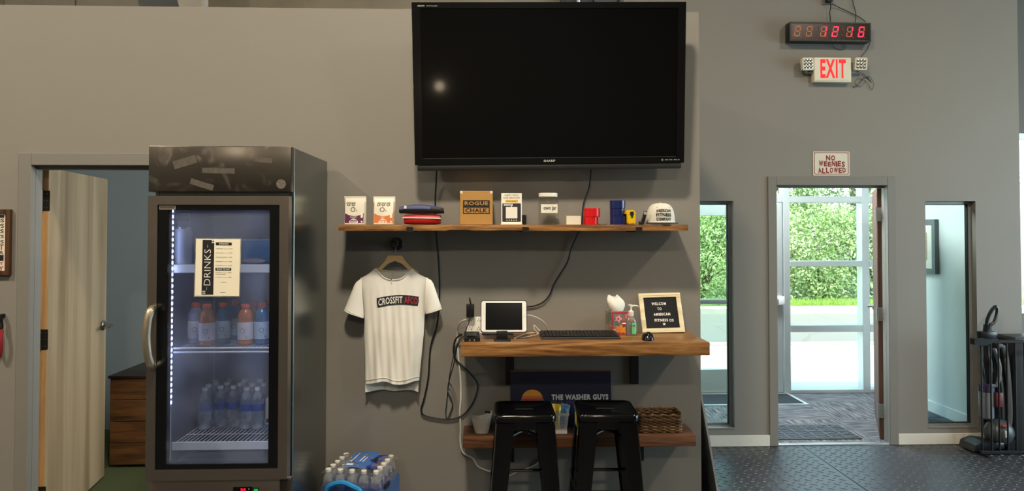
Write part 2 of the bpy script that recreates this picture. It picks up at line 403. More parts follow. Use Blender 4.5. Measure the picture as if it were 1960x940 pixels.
# hollow metal door frames ------------------------------------------------------
def door_frame(name, x0, x1, zt, y0, y1, w_=.055):
    root = thing(name, None, None, (x0, y0, 0), kind='structure')
    for s, xa in ((0, x0), (1, x1)):
        g = 1 if s == 0 else -1; bx = lambda a_, c_: (min(xa + g * a_, xa + g * c_), max(xa + g * a_, xa + g * c_))
        B().box(*bx(-.02, .047), y0 - .012, y0 + .03, 0, zt + w_, .003, 1).obj('jamb_casing', STEEL_PAINT, root)
        B().box(*bx(.0, .047), y0 + .03, y1 - .045, 0, zt, 0).obj('door_stop', STEEL_PAINT, root)
        B().box(*bx(.0, .010), y1 - .045, y1 + .006, 0, zt, 0).obj('jamb', STEEL_PAINT, root)
    x0 += .035; x1 -= .035
    B().box(x0 + .012, x1 - .012, y0 - .012, y0 + .03, zt - .012, zt + w_, .003, 1).obj('head_casing', STEEL_PAINT, root)
    B().box(x0 + .012, x1 - .012, y0 + .03, y1 + .008, zt - .012, zt, 0).obj('head_jamb', STEEL_PAINT, root)
    B().box(x0 + .012, x1 - .012, y0 + .035, y1 - .045, zt - .03, zt - .012, 0).obj('head_stop', STEEL_PAINT, root)
    return root
door_frame('trim_1', *D1, WY, 3.96); door_frame('trim_2', *D2, EY, 5.5)

# office door: pale veneered slab, swung inward on its left hinges
def veneer():
    m, t, b, N, L = base('pale_maple_veneer')
    n = N('ShaderNodeTexNoise'); n.inputs['Scale'].default_value = 1; n.inputs['Detail'].default_value = 2; n.inputs['Distortion'].default_value = .6; L(mapping(t, (5, 5, .28)), n.inputs['Vector'])
    n2 = N('ShaderNodeTexNoise'); n2.inputs['Scale'].default_value = 1; n2.inputs['Detail'].default_value = 6; L(mapping(t, (90, 90, 2.2)), n2.inputs['Vector'])
    r = N('ShaderNodeValToRGB'); e = r.color_ramp.elements; r.color_ramp.interpolation = 'EASE'
    e[0].position = .36; e[0].color = lin('#7f6c51'); e[1].position = .62; e[1].color = lin('#aa9678'); k = e.new(.47); k.color = lin('#958164')
    ad = N('ShaderNodeMath'); ad.operation = 'MULTIPLY_ADD'; ad.inputs[1].default_value = .16; L(n2.outputs[0], ad.inputs[0])
    su = N('ShaderNodeMath'); su.operation = 'SUBTRACT'; su.inputs[1].default_value = .08; L(n.outputs[0], su.inputs[0]); L(su.outputs[0], ad.inputs[2])
    L(ad.outputs[0], r.inputs[0]); L(r.outputs[0], b.inputs['Base Color']); b.inputs['Roughness'].default_value = .5
    return m
h0 = Vector((-2.441, 3.974, 0)); h1 = Vector((XU(203, 4.84, 600), 4.84, 0)); dv = (h1 - h0).normalized(); ang = math.atan2(dv.y, dv.x)
dl = .885
DM = Matrix.Translation(h0) @ Matrix.Rotation(ang, 4, 'Z')      # local x along the slab, local y to its left (hidden face)
door = thing('door_1', 'pale maple office door standing open behind the drinks cooler', None, h0, kind='structure', rotz=ang)
B().box(0, dl, .002, .038, .012, 2.015, .001, 1).obj('door_slab', veneer(), door, mtx=DM)
B().box(-.0015, .0012, .004, .036, .012, 2.015).obj('hinge_edge', wood('raw_door_edge', ('#b98a55', '#cf9f68', '#ddb27c'), 'z'), door, 0, mtx=DM)
DKM = M('dark_hinge_metal', '#4b463f', .4, .8, var=.1)
for v in (384, 651, 918):
    z = ZV(v, 3.95, 100) if v != 918 else .20
    hg = B().box(-.004, -.001, -.004, .038, z - .056, z + .056).box(-.045, .0, .0365, .0385, z - .056, z + .056).obj('hinge', DKM, door, 0, mtx=DM)
    B().cyl((-.008, .036, z - .058), (-.008, .036, z + .058), .0075).obj('knuckle', DKM, hg, mtx=DM)
    for q in (-.038, 0, .038):
        for yy in (.009, .024): B().cyl((-.004, yy, z + q), (-.0058, yy, z + q), .0035, n=6).obj('screw', M('screw_head', '#8f8a82', .3, .9), hg, mtx=DM)
CHROME = M('satin_chrome', '#a9a7a2', .22, 1.0)
zl = ZV(624, 4.75, 197)
lv = B().lathe([(.0, -.0), (.031, -.002), (.033, -.008), (.028, -.014), (.0, -.014)], (dl - .07, 0, zl), 20, 'y').obj('lever_handle', CHROME, door, mtx=DM)
B().tube(spline([(dl - .07, -.01, zl), (dl - .07, -.05, zl), (dl - .085, -.058, zl), (dl - .15, -.06, zl), (dl - .185, -.058, zl - .002)], 5), [.0105] * 16 + [.008] * 5, 10).obj('lever', CHROME, lv, mtx=DM)
B().cyl((dl - .004, .0, zl + .0), (dl + .006, 0.018, zl), .006).obj('latch', CHROME, lv, mtx=DM)

# entry door: brown slab swung back inside the vestibule, seen nearly edge on
h0 = Vector((D2[1] - .052, 5.510, 0)); h1 = Vector((3.525, 6.32, 0)); dv = (h1 - h0).normalized(); ang = math.atan2(dv.y, dv.x)
DM = Matrix.Translation(h0) @ Matrix.Rotation(ang, 4, 'Z')
door = thing('door_2', 'brown entry door folded back inside the vestibule', None, h0, kind='structure', rotz=ang)
B().box(0, .88, -.045, 0, .012, 2.015, .001, 1).obj('door_slab', wood('brown_door', ('#4a342a', '#5e4336', '#6c5044'), 'z', .8), door, mtx=DM)
B().box(.04, .84, .0, .002, .05, 1.97).obj('face_panel', wood('brown_door', ()), door, 0, mtx=DM)
NI = M('nickel_hinge', '#b9c0bf', .3, .8)
for v in (410, 603, 790):
    z = ZV(v, 5.45, 1680)
    hg = B().box(-.003, -.0005, -.042, 0, z - .055, z + .055).box(-.045, 0, .001, .004, z - .055, z + .055).obj('hinge', NI, door, 0, mtx=DM)
    B().cyl((-.006, .008, z - .058), (-.006, .008, z + .058), .008).obj('knuckle', NI, hg, mtx=DM)
    for q in (-.036, 0, .036): B().cyl((-.003, -.022, z + q), (-.0048, -.022, z + q), .004, n=6).obj('screw', M('screw_head', '#8f8a82'), hg, mtx=DM)
B().lathe([(0, 0), (.03, .002), (.03, .01), (.012, .014), (.012, .05), (0, .05)], (.81, 0, .98), 16, 'y').obj('lever_handle', NI, door, mtx=DM)

# narrow fixed sidelights in the entry wall
for k, (a, c, z0, z1) in enumerate((W1, W2)):
    r = thing('window_%d' % (k + 1), None, None, (a, EY, z0), kind='structure')
    B().frame(a, c, z0, z1, .022, EY + .055, EY + .10).obj('window_frame', M('sidelight_frame', '#9aa09f', .4, .4), r, 0)
    B().frame(a + .022, c - .022, z0 + .022, z1 - .022, .006, EY + .06, EY + .09).obj('gasket', DARKGAP, r, 0)
    B().box(a + .02, c - .02, EY + .074, EY + .080, z0 + .02, z1 - .02).obj('glass_pane', PANE, r, 0)
    B().box(a, c, EY - .004, EY + .055, z0, z0 + .012, .002, 1).obj('window_sill', STEEL_PAINT, r)

# storefront at the far side of the vestibule -------------------------------------
zs = lambda v, u=1580: ZV(v, SY, u); xs = lambda u, v=560: XU(u, SY, v)
sf = thing('window_3', None, None, (CX, SY, 0), kind='structure')
def bar(n, x0, x1, z0, z1, y0=SY - .02, y1=SY + .09, par=None): return B().box(x0, x1, y0, y1, z0, z1, .004, 1).obj(n, ALU, par or sf)
TOP = 2.75; mL0, mL1 = xs(1499), xs(1511.5); mR0, mR1 = xs(1649), xs(1663)
bar('mullion', mL0, mL1, 0, TOP); bar('mullion', mR0, mR1, 0, TOP); bar('mullion', 4.02, 4.07, 0, TOP); bar('mullion', CX, CX + .05, 0, TOP)
for va, vb in ((745, 757), (622, 635), (499.5, 510), (376, 388)):
    for a, c in ((mL1, mR0), (mR1, 4.02)):
        z0, z1 = zs(vb), zs(va); z0 = max(z0, 0); bar('transom_rail', a, c, z0, z1)
bar('head_rail', CX + .05, 4.02, TOP - .06, TOP)
bar('transom_rail', CX + .05, mL0, zs(388), zs(371))
rows = [(zs(745), zs(635)), (zs(622), zs(510)), (zs(499.5), zs(388)), (zs(376), TOP - .06)]
for a, c in ((mL1, mR0), (mR1, 4.02)):
    for z0, z1 in rows:
        B().box(a - .005, c + .005, SY + .03, SY + .036, z0 - .005, z1 + .005).obj('glass_pane', PANE, sf, 0)
B().box(CX + .05, mL0, SY + .03, SY + .036, zs(371), TOP - .06).obj('glass_pane', PANE, sf, 0)
# glass exterior door with push bar
dr = thing('door_3', 'aluminium glass exterior door with a push bar', None, (CX + .06, SY, 0), kind='structure')
da, dc = CX + .07, mL0 - .008; zt = zs(388) - .008; st = xs(1499) - xs(1482)
bar('stile', da, da + st, .01, zt, SY - .01, SY + .04, dr); sr = bar('stile', dc - st, dc, .01, zt, SY - .01, SY + .04, dr)
bar('rail', da + st, dc - st, .01, ZV(706, SY, 1370), SY - .01, SY + .04, dr); bar('rail', da + st, dc - st, ZV(413, SY, 1370), zt, SY - .01, SY + .04, dr)
B().box(da + st - .005, dc - st + .005, SY + .012, SY + .018, ZV(706, SY, 1370) - .005, ZV(413, SY, 1370) + .005).obj('glass_pane', PANE, dr, 0)
pb = B().box(da + .04, dc - .03, SY - .085, SY - .045, ZV(581, SY, 1370), ZV(571, SY, 1370), .008).obj('push_bar', M('brushed_push_bar', '#b5bcbd', .3, .7), dr)
B().box(dc - .075, dc - .012, SY - .09, SY - .005, ZV(581, SY, 1490) - .005, ZV(568, SY, 1490) + .01, .008).obj('latch_case', M('white_latch_case', '#e9ecea', .4), pb)
B().box(da + .01, da + .06, SY - .09, SY - .005, ZV(581, SY, 1370) - .005, ZV(568, SY, 1370) + .01, .008).obj('latch_case', M('white_latch_case', '#e9ecea'), pb)
# window of the gym bay beyond the entry wall
r = thing('window_4', None, None, (5.3, SY, .8), kind='structure')
B().frame(5.3, 8.0, .8, 2.68, .06, SY + .02, SY + .10).obj('window_frame', ALU, r, 0); B().box(5.34, 7.96, SY + .05, SY + .056, .84, 2.64).obj('glass_pane', PANE, r, 0)
B().box(6.62, 6.68, SY + .02, SY + .1, .86, 2.62).obj('mullion', ALU, r, 0)

# vestibule mats and picture
m = thing('entrance_mat', 'dark inset entrance mat with pale metal edge before the glass door', 'mat', (1.9, 6.5, 0))
e = P(1549, 779, SY); yb = 1.67 * F / (779 - 440)
ex1 = XU(1549, yb, 779)
B().box(1.30, ex1 - .03, yb + .03, SY - .06, 0, .008, .002, 1).obj('mat_pile', M('charcoal_mat_pile', '#2a2f33', .95, bump=.5, bs=300), m)
B().frame(1.27, ex1, yb, SY - .03, .03, 0, .010).obj('metal_edge', M('pale_metal_edge', '#c9cfce', .35, .6), m, 0, mtx=Matrix(((1, 0, 0, 0), (0, 0, 1, 0), (0, 1, 0, 0), (0, 0, 0, 1))))
m = thing('door_mat', 'black rubber door mat with raised grid inside the entry doorway', 'mat', (2.6, 5.75, 0))
ym = 1.67 * F / (818 - 440)
B().box(2.05, 2.98, 5.52, ym, .0, .009, .003, 1).obj('mat_base', M('black_mat_rubber', '#2b2e33', .55, bump=.3, bs=90), m)
gb = B()
for i in range(1, 8): gb.box(2.05 + i * .115, 2.058 + i * .115, 5.53, ym - .01, .009, .0125)
for i in range(1, 4): gb.box(2.06, 2.97, 5.52 + i * .1, 5.527 + i * .1, .009, .0125)
gb.obj('grid_ribs', M('mat_rib', '#5a5f66', .5), m, 0)
kb = B()
for i in range(8):
    for j in range(4):
        for q in range(3):
            x, y = 2.06 + i * .115 + .025 + q * .03, 5.535 + j * .1 + random.uniform(.01, .06); kb.box(x, x + .02, y, y + .01, .009, .013)
kb.obj('raised_studs', M('mat_rib', '#5a5f66'), m, 0)['kind'] = 'stuff'
pf = thing('framed_picture', 'grey framed picture with white mount on the pale vestibule wall', 'picture', (4.06, 6.5, 1.5))
ya, yc = 6.2, 6.8; za, zc = 1.67 - (524 - 440) / F * 6.38, 1.67 + (440 - 420) / F * 6.38
TM = Matrix(((0, 1, 0, 4.03), (1, 0, 0, 0), (0, 0, 1, 0), (0, 0, 0, 1)))
B().frame(ya, yc, za, zc, .045, 0, .035).obj('frame', M('dark_grey_frame', '#5d666b', .4), pf, 0, mtx=TM)
B().box(ya + .04, yc - .04, .012, .02, za + .04, zc - .04).obj('mount', M('warm_white_mount', '#e8e3d6', .8), pf, 0, mtx=TM)
B().box(ya + .13, yc - .13, .008, .012, za + .12, zc - .12).obj('print', M('sepia_print', '#b7a88f', .8, var=.3, vs=14), pf, 0, mtx=TM)

# outdoors ---------------------------------------------------------------------
struct(B().box(-12, 30, 7.33, 10.15, -.14, -.02).box(CX, 8.12, SY + .1, 7.33, -.14, -.02).obj('pavement', M('pale_concrete', '#d2cec4', .85, var=.04, vs=2, bump=.1, bs=30), smooth=0))
struct(B().box(-12, 30, 10.15, 10.35, -.16, .0, .01).obj('kerb', M('weathered_kerb', '#b7b1a2', .9, var=.08, vs=6), smooth=0))
def asphalt():
    m, t, b, N, L = base('cracked_pale_asphalt')
    v = N('ShaderNodeTexVoronoi'); v.feature = 'DISTANCE_TO_EDGE'; v.inputs['Scale'].default_value = .55
    n = N('ShaderNodeTexNoise'); n.inputs['Scale'].default_value = 2.5; L(mapping(t, 1), n.inputs['Vector'])
    mx = N('ShaderNodeMix'); mx.data_type = 'VECTOR'; mx.inputs[0].default_value = .12; L(mapping(t, (1, .7, 1)), mx.inputs[4]); L(n.outputs[1], mx.inputs[5]); L(mx.outputs[1], v.inputs['Vector'])
    r = N('ShaderNodeValToRGB'); e = r.color_ramp.elements; e[0].position = .0; e[0].color = lin('#6f6b62'); e[1].position = .012; e[1].color = lin('#7a766d')
    L(v.outputs[0], r.inputs[0]); L(r.outputs[0], b.inputs['Base Color']); b.inputs['Roughness'].default_value = .9; return m
struct(B().box(-14, 40, 10.35, 14.6, -.2, -.10).obj('road', asphalt(), smooth=0))
struct(B().box(-14, 40, 14.6, 15.0, -.2, .02, .01).obj('kerb_far', M('weathered_kerb', '#b7b1a2'), smooth=0))
struct(B().box(-20, 45, 15.0, 34, -.2, .03).obj('ground_verge', M('verge_soil', '#6d7a3c', .95, var=.15, vs=3), smooth=0))
gb = B()
for i in range(9000):
    x, y = random.uniform(1, 13.5), 15.05 + random.random() ** 1.6 * .9; h = random.uniform(.05, .14); a = random.uniform(0, 6.28); w2 = .008
    gb.face([(x - w2 * math.cos(a), y - w2 * math.sin(a), .02), (x + w2 * math.cos(a), y + w2 * math.sin(a), .02), (x + random.uniform(-.04, .04), y + random.uniform(-.04, .04), .03 + h)])
tag(gb.obj('grass', M('sunlit_grass', '#86a844', .8, var=.2, vs=2), smooth=0), 'bright green grass strip along the far side of the road', 'grass', kind='stuff')
LEAF = []
for k, c in enumerate(('#98b56e', '#b3c983', '#cbdb9c', '#7e9b62', '#9cb58c')):
    m, t, b, N, L = base('leaf_green_%d' % k); b.inputs['Roughness'].default_value = .45
    oi = N('ShaderNodeTexNoise'); oi.inputs['Scale'].default_value = 1.6; L(mapping(t, 1), oi.inputs['Vector'])
    mx = N('ShaderNodeMix'); mx.data_type = 'RGBA'; cc = lin(c); mx.inputs[6].default_value = tuple(q * .7 for q in cc[:3]) + (1,); mx.inputs[7].default_value = tuple(q * 1.25 for q in cc[:3]) + (1,)
    L(oi.outputs[0], mx.inputs[0]); L(mx.outputs[2], b.inputs['Base Color'])
    tl = N('ShaderNodeBsdfTranslucent'); L(mx.outputs[2], tl.inputs[0]); ms = N('ShaderNodeMixShader'); ms.inputs[0].default_value = .35
    L(b.outputs[0], ms.inputs[1]); L(tl.outputs[0], ms.inputs[2]); L(ms.outputs[0], t.nodes['Material Output'].inputs[0]); LEAF.append(m)
BARK = M('grey_brown_bark', '#5d5144', .9, var=.2, vs=6, bump=.6, bs=20)
def tree(name, label, cat, x, y, z0, z1, rx, ry, n, ls, trunk=True, mk=0, group=None):
    r = thing(name, label, cat, (x, y, 0), group)
    rnd = random.Random(int(x * 131 + y * 17)); b = B(); cl = []
    for i in range(max(12, n // 130)):
        a = rnd.uniform(0, 6.28); q = rnd.random() ** .5; h = rnd.random(); e = math.sin(math.pi * (.12 + .8 * h)) ** .6
        cl.append((x + rx * q * e * math.cos(a), y + ry * q * e * math.sin(a), z0 + (z1 - z0) * h, rnd.uniform(.28, .62)))
    for i in range(n):
        cx, cy, cz, cr = rnd.choice(cl); dv = Vector((rnd.gauss(0, 1), rnd.gauss(0, 1), rnd.gauss(0, .8)))
        dv = dv.normalized() * cr * rnd.uniform(.55, 1.05); p = Vector((cx, cy, cz)) + dv
        if p.z < .05: continue
        nrm = (dv.normalized() + Vector((rnd.gauss(0, .45), rnd.gauss(0, .45), .5 + rnd.gauss(0, .4)))).normalized()
        t = nrm.orthogonal().normalized(); t = (Matrix.Rotation(rnd.uniform(0, 6.28), 3, nrm) @ t); s_ = nrm.cross(t); L_ = ls * rnd.uniform(.7, 1.3); W_ = L_ * .42
        a_, c_, m1, m2 = p - t * L_ * .5, p + t * L_ * .5, p + s_ * W_ * .5 - nrm * L_ * .06, p - s_ * W_ * .5 - nrm * L_ * .06
        va, vc, v1, v2 = (b.bm.verts.new(q) for q in (a_, c_, m1, m2)); f = b.bm.faces.new((va, v1, vc)); f2 = b.bm.faces.new((va, vc, v2))
        mi = 0 if rnd.random() < .5 else rnd.randrange(3); f.material_index = f2.material_index = mi
    me = bpy.data.meshes.new('foliage'); b.bm.to_mesh(me); b.bm.free()
    o = link('foliage', me, [LEAF[(mk + q) % 5] for q in range(3)], r, 0); o['kind'] = 'stuff'
    tb = B()
    if trunk: tb.tube(spline([(x, y, 0), (x + .1, y, z1 * .3), (x - .08, y + .05, z1 * .6), (x, y, z1 * .9)], 4), [.13 - .008 * i for i in range(13)], 8)
    for i in range(7):
        c = rnd.choice(cl); tb.tube([(x, y, .02 if not trunk else z1 * rnd.uniform(.2, .5)), ((x + c[0]) / 2, (y + c[1]) / 2, c[2] * .6 + .1), c[:3]], [.035, .025, .012], 6)
    tb.obj('trunk' if trunk else 'stem', BARK, r)
    return r
for x, y, mk, lb in ((4.4, 17.4, 1, 'tall light green tree outside, seen through the narrow left sidelight'), (7.2, 18.6, 0, 'tall green tree outside behind the hedge, seen through the doorway'), (9.6, 18.2, 3, 'dark green tree outside at the doorway view\'s hinge side'), (12.4, 18.6, 1, 'broad green tree outside beyond the vestibule side wall'), (2.0, 18.5, 0, 'green tree outside hidden mostly by the television wall')):
    tree('roadside_tree', lb, 'tree', x, y, .9, 6.5, 1.9, 1.2, 13000, .115, True, mk, 'trees beyond the road')
for x, y, mk, lb in ((5.0, 16.5, 1, 'yellow-green shrub by the road in the left sidelight view'), (6.7, 16.4, 2, 'pale leafy shrub behind the lock side of the glass storefront'), (8.0, 16.6, 0, 'mid green shrub in the centre of the doorway view'), (9.3, 16.5, 4, 'blue-green shrub near the hinges of the entry door view'), (3.6, 16.6, 0, 'green roadside shrub beyond the television wall corner'), (11.0, 16.7, 1, 'green roadside shrub beyond the brown entry door')):
    tree('roadside_shrub', lb, 'shrub', x, y, .1, 2.2, 1.0, .6, 8000, .09, False, mk, 'shrubs along the road')

# ================================================================== TELEVISION WALL
BLACKG = M('gloss_black_plastic', '#0a0a0b', .16, var=.02, spec=.4)
BLACKM = M('matte_black_metal', '#131314', .45, var=.05)
BLACKP = M('black_plastic', '#141415', .4, var=.04)
WHITEP = M('white_plastic', '#e6e3da', .35, var=.015)
INK = M('black_ink', '#121112', .6, var=.02); WINK = M('white_ink', '#efece3', .6, var=.01)
def fit(y, x=0, z=0): return Matrix.Translation((x, y, z))
def disc(r, n=20, cx=0, cz=0): return [(cx + r * math.cos(2 * math.pi * i / n), cz + r * math.sin(2 * math.pi * i / n)) for i in range(n)]
def rrect(x0, x1, z0, z1, r, n=4):
    out = []
    for cx, cz, a in ((x1 - r, z0 + r, -90), (x1 - r, z1 - r, 0), (x0 + r, z1 - r, 90), (x0 + r, z0 + r, 180)):
        for i in range(n + 1):
            q = math.radians(a + 90 * i / n); out.append((cx + r * math.cos(q), cz + r * math.sin(q)))
    return out
def flat(poly, y, mat, name, par, mtx=None, t=.0004): return B().prism(poly, t, fit(y)).obj(name, mat, par, 0, mtx=mtx)
def ringpoly(b, outer, inner, y, t=.0004):
    n = len(outer)
    for i in range(n): b.prism([outer[i], outer[(i + 1) % n], inner[(i + 1) % n], inner[i]], t, fit(y))
    return b

# television ------------------------------------------------------------------
tc = Vector((.322, 3.645, 2.420)); TVM = Matrix.Translation(tc) @ Matrix.Rotation(-.0125, 4, 'Y') @ Matrix.Rotation(math.radians(6.4), 4, 'X')
tv = thing('television', 'large black flat television mounted tilted above the upper shelf', 'television', tc)
hw, hh = .714, .434
B().frame(-hw, hw, -hh + .03, hh, .042, 0, .045, wb=.036, wt=.03).obj('bezel', BLACKG, tv, 0, mtx=TVM)
B().box(-hw + .04, hw - .04, .006, .02, -hh + .063, hh - .028).obj('screen', M('tv_screen', '#030304', .055, var=.0, spec=.35), tv, 0, mtx=TVM)
B().box(-hw + .012, hw - .012, .002, .05, -hh, -hh + .03, .006).obj('speaker_bar', M('charcoal_speaker_bar', '#1d1c1a', .5), tv, mtx=TVM)
B().box(-hw + .045, hw - .045, -.0012, .004, -hh + .0625, -hh + .065).obj('highlight_line', M('grey_highlight_line', '#55534f', .3, .5), tv, 0, mtx=TVM)  # thin highlight along the lower bezel, put in as a grey strip
B().box(-hw + .02, hw - .02, .045, .085, -hh + .03, hh - .02, .015).box(-.35, .35, .085, .11, -.25, .25, .01).obj('back_case', BLACKP, tv, mtx=TVM)
LOGO = M('silver_logo', '#c9c6be', .35, .3)
text_bm('SHARP', .062, .012, -.005, -hh + .047, -.0008, .03).obj('lettering', LOGO, tv, 0, mtx=TVM)
b = text_bm('AQUOS', .036, .0085, -hw + .048, hh - .019, -.0008, .02); text_bm('LC-70 Quattron', .055, .006, -hw + .105, hh - .019, -.0008, .0, into=b)
b.obj('lettering', LOGO, tv, 0, mtx=TVM)
b = B().prism(disc(.006, 12, hw - .117, -hh + .047), .0005, fit(-.0008))
for i, ww in enumerate((.018, .016, .018, .01)): b.box(hw - .103 + i * .023, hw - .103 + i * .023 + ww, -.0008, 0, -hh + .0445, -hh + .0495)
b.obj('badge_icons', M('dim_grey_print', '#7d7b76', .5), tv, 0, mtx=TVM)
B().box(-hw - .003, -hw + .002, .01, .03, -.005, .02, .001).obj('side_key', LOGO, tv, mtx=TVM)
mb = B().box(.05, .10, 3.775, 3.829, 2.15, 2.7).box(.54, .59, 3.775, 3.829, 2.15, 2.7).box(-.05, .7, 3.80, 3.829, 2.5, 2.58).box(-.05, .7, 3.80, 3.829, 2.26, 2.34)
mb.obj('wall_bracket', BLACKM, tv, 0)

CABLE = M('black_cable', '#0c0c0d', .5)
def cable(name, label, pts, r=.004, mat=CABLE, Y=3.818, n=7, group=None):
    q = [P(a[0], a[1], a[2] if len(a) > 2 else Y) for a in pts]
    return tag(B().tube(spline(q, n), r, 7).obj(name, mat), label, 'cable', group)
cable('power_cable', 'black cable dropping from the television behind the shelf and looping past the shirt', [(836, 322, 3.74), (835, 345, 3.80), (833, 385), (833, 432), (835, 452), (840, 510), (841, 570), (836, 622), (824, 665), (820, 720), (812, 762), (806, 785), (816, 797), (855, 803), (883, 797), (903, 775), (914, 747), (912, 730), (893, 708), (874, 690), (868, 672), (872, 650, 3.80), (884, 640, 3.78)], .0045)
cable('video_cable', 'black cable running from the television down to behind the white tablet', [(1132, 318, 3.74), (1130, 345, 3.80), (1127, 362), (1118, 386), (1115, 405), (1113, 432), (1104, 452), (1093, 478), (1086, 502), (1070, 528), (1060, 545), (1052, 564), (1040, 578), (1022, 586), (1005, 588), (985, 596, 3.80)], .004)

# upper shelf --------------------------------------------------------------------
SW = wood('reclaimed_shelf_wood', ('#4c2f15', '#8a5d2c', '#b58347'), 'x', .55, 1.0, True, .4)
SZ = 1.697
us = thing('wall_shelf', 'long rustic wooden shelf below the television with black lip brackets', 'shelf', (.13, 3.83, 1.66))
b = B(); n = 60; rr = random.Random(3); rings = []
for i in range(n + 1):
    x = -.763 + 1.795 * i / n; dy = rr.uniform(-.0015, .0015); dz = rr.uniform(-.0008, .0008)
    if 19 <= i <= 22: dz2 = .006
    elif 27 <= i <= 31: dz2 = .004
    else: dz2 = 0
    rings.append([V(x, 3.59 + dy, 1.665 + dz + dz2), V(x, 3.588 + dy, 1.680 + dz), V(x, 3.591 + dy, SZ - .001), V(x, 3.595, SZ), V(x, 3.808, SZ), V(x, 3.808, 1.665), V(x, 3.60 + dz2 * 3, 1.665)])
b.ring_loft(rings).obj('plank', SW, us)
BRK = M('black_bracket_steel', '#1c1b1a', .5, .3)
for u in (784, 1006, 1223):
    x = XU(u, 3.585, 438)
    B().box(x - .0165, x + .0165, 3.583, 3.587, 1.659, 1.684).box(x - .0165, x + .0165, 3.587, 3.829, 1.659, 1.6645).box(x - .0165, x + .0165, 3.822, 3.8285, 1.659, 1.752).obj('bracket', BRK, us, 0)

# supplement pouches --------------------------------------------------------------
CREAM = M('cream_foil_pouch', '#e8e2d0', .45, var=.02, bump=.1, bs=30)
def pouch(u0, u1, vt, col, label, dark):
    Y = 3.70; x0, x1 = XU(u0, Y, 400), XU(u1, Y, 400); h = ZV(vt, Y, u0) - SZ; cx = (x0 + x1) / 2; hw_ = (x1 - x0) / 2
    r = thing('supplement_pouch', label, 'pouch', (cx, Y, SZ), 'supplement pouches on the upper shelf')
    k = .030 / h; b = B(); rings = []
    for z, d in ((0, .030), (.004, .032), (h * .5, .020), (h * .8, .010), (h * .93, .0015), (h, .0012)):
        yc = Y - .0; rings.append([V(cx - hw_, yc, SZ + z), V(cx - hw_ * .86, yc - d, SZ + z), V(cx + hw_ * .86, yc - d, SZ + z), V(cx + hw_, yc, SZ + z), V(cx + hw_ * .86, yc + d, SZ + z), V(cx - hw_ * .86, yc + d, SZ + z)])
    b.ring_loft(rings).obj('pouch_body', CREAM, r, 20)
    def D(z): return -(.0325 if z < h * .5 else .0325) + 0
    # print lies on the sloped front: y(z) from -.032 at the foot to -.020 halfway and -.010 at 80 %
    def yz(z): return Y - .0006 - (.032 - .012 * z / (h * .5) if z < h * .5 else .020 - .010 * (z - h * .5) / (h * .3))
    def proj(bm):
        for v in bm.bm.verts:
            yy = yz(v.co.z); v.co = V(cx + v.co.x, yy + v.co.y, SZ + v.co.z)
        return bm
    W = hw_ * .84; b = B(); N_ = 12; top = lambda t: h * .40 - .1 * h * (1 - (2 * t - 1) ** 2)
    for i in range(N_):
        t0, t1 = i / N_, (i + 1) / N_; b.face([(-W + 2 * W * t0, 0, .004), (-W + 2 * W * t1, 0, .004), (-W + 2 * W * t1, 0, top(t1)), (-W + 2 * W * t0, 0, top(t0))])
    proj(b).obj('colour_panel', M('pouch_' + dark, col, .45, var=.03), r, 0)
    b = B(); ringpoly(b, disc(.0125, 20, -.008, h * .53), disc(.009, 20, -.008, h * .53), 0); text_bm('2', .006, .009, .011, h * .49, 0, .02, into=b)
    for x in ((-.032, -.008) if dark == 'plum' else (-.028, -.004, .022)):
        ringpoly(b, disc(.0078, 14, x, h * .70), disc(.0042, 14, x, h * .70), 0); text_bm('2', .004, .005, x + .0095, h * .68, 0, .02, into=b)
    proj(b).obj('logo_print', INK, r, 0)
    b = B()
    for x, ww in ((-.022, .016), (.002, .016), (.026, .014)) if dark != 'plum' else ((-.032, .018), (-.006, .016)): b.box(x - .012, x - .012 + ww + .006, 0, .0003, h * .72, h * .79)
    proj(b).obj('sachet_print', M('grey_sachet_print', '#a59d8d', .6, var=.2, vs=120), r, 0)
    b = B(); text_bm('RECOVERY' if dark == 'plum' else 'PEACH', .036 if dark == 'plum' else .02, .0055, -.004, h * .265, -.0002, .03, into=b); text_bm('DRINK', .015, .0045, -.004, h * .215, -.0002, .02, into=b)
    b.box(-.017, .011, -.0003, 0, h * .165, h * .195)
    for i in range(3): ringpoly(b, disc(.0068, 14, -.019 + i * .016, h * .10), disc(.003, 14, -.019 + i * .016, h * .10), -.0003)
    b.box(W - .015, W - .004, -.0003, 0, h * .24, h * .40); b.box(W - .013, W - .005, -.0003, 0, h * .08, h * .13)
    proj(b).obj('white_print', WINK, r, 0)
pouch(659, 701, 375.5, '#5d1646', 'cream supplement pouch with plum purple lower half on the upper shelf', 'plum')
pouch(714.5, 756.5, 376, '#d9783a', 'cream supplement pouch with orange lower half on the upper shelf', 'orange')

# two soft zip bags -----------------------------------------------------------------
def softbag(name, label, x0, x1, z0, z1, yc, d, mat, skew=0.0, n=18, top=None):
    r = thing(name, label, 'bag', ((x0 + x1) / 2, yc, z0)); b = B(); rings = []
    for i in range(n + 1):
        t = i / n; x = x0 + (x1 - x0) * t; e = max(.08, math.sin(math.pi * min(max(t, .02), .98)) ** .35); h = (z1 - z0) * (top(t) if top else 1); zc = z0 + h / 2
        ring = []
        for j in range(16):
            a = 2 * math.pi * j / 16; c, s_ = math.cos(a), math.sin(a)
            ring.append(V(x, yc + d * math.copysign(abs(c) ** .6, c) * (.8 + .2 * e), max(z0, zc + h / 2 * math.copysign(abs(s_) ** .55, s_) * (.75 + .25 * e))))
        rings.append(ring)
    b.ring_loft(rings); return r, b
Yb = 3.70; x0, x1 = XU(775, Yb, 420), XU(843, Yb, 420); zt = ZV(410, Yb, 800)
r, b = softbag('red_zip_bag', 'red soft bag with a white zipper under the blue bag', x0, x1, SZ, zt, Yb, .055, None)
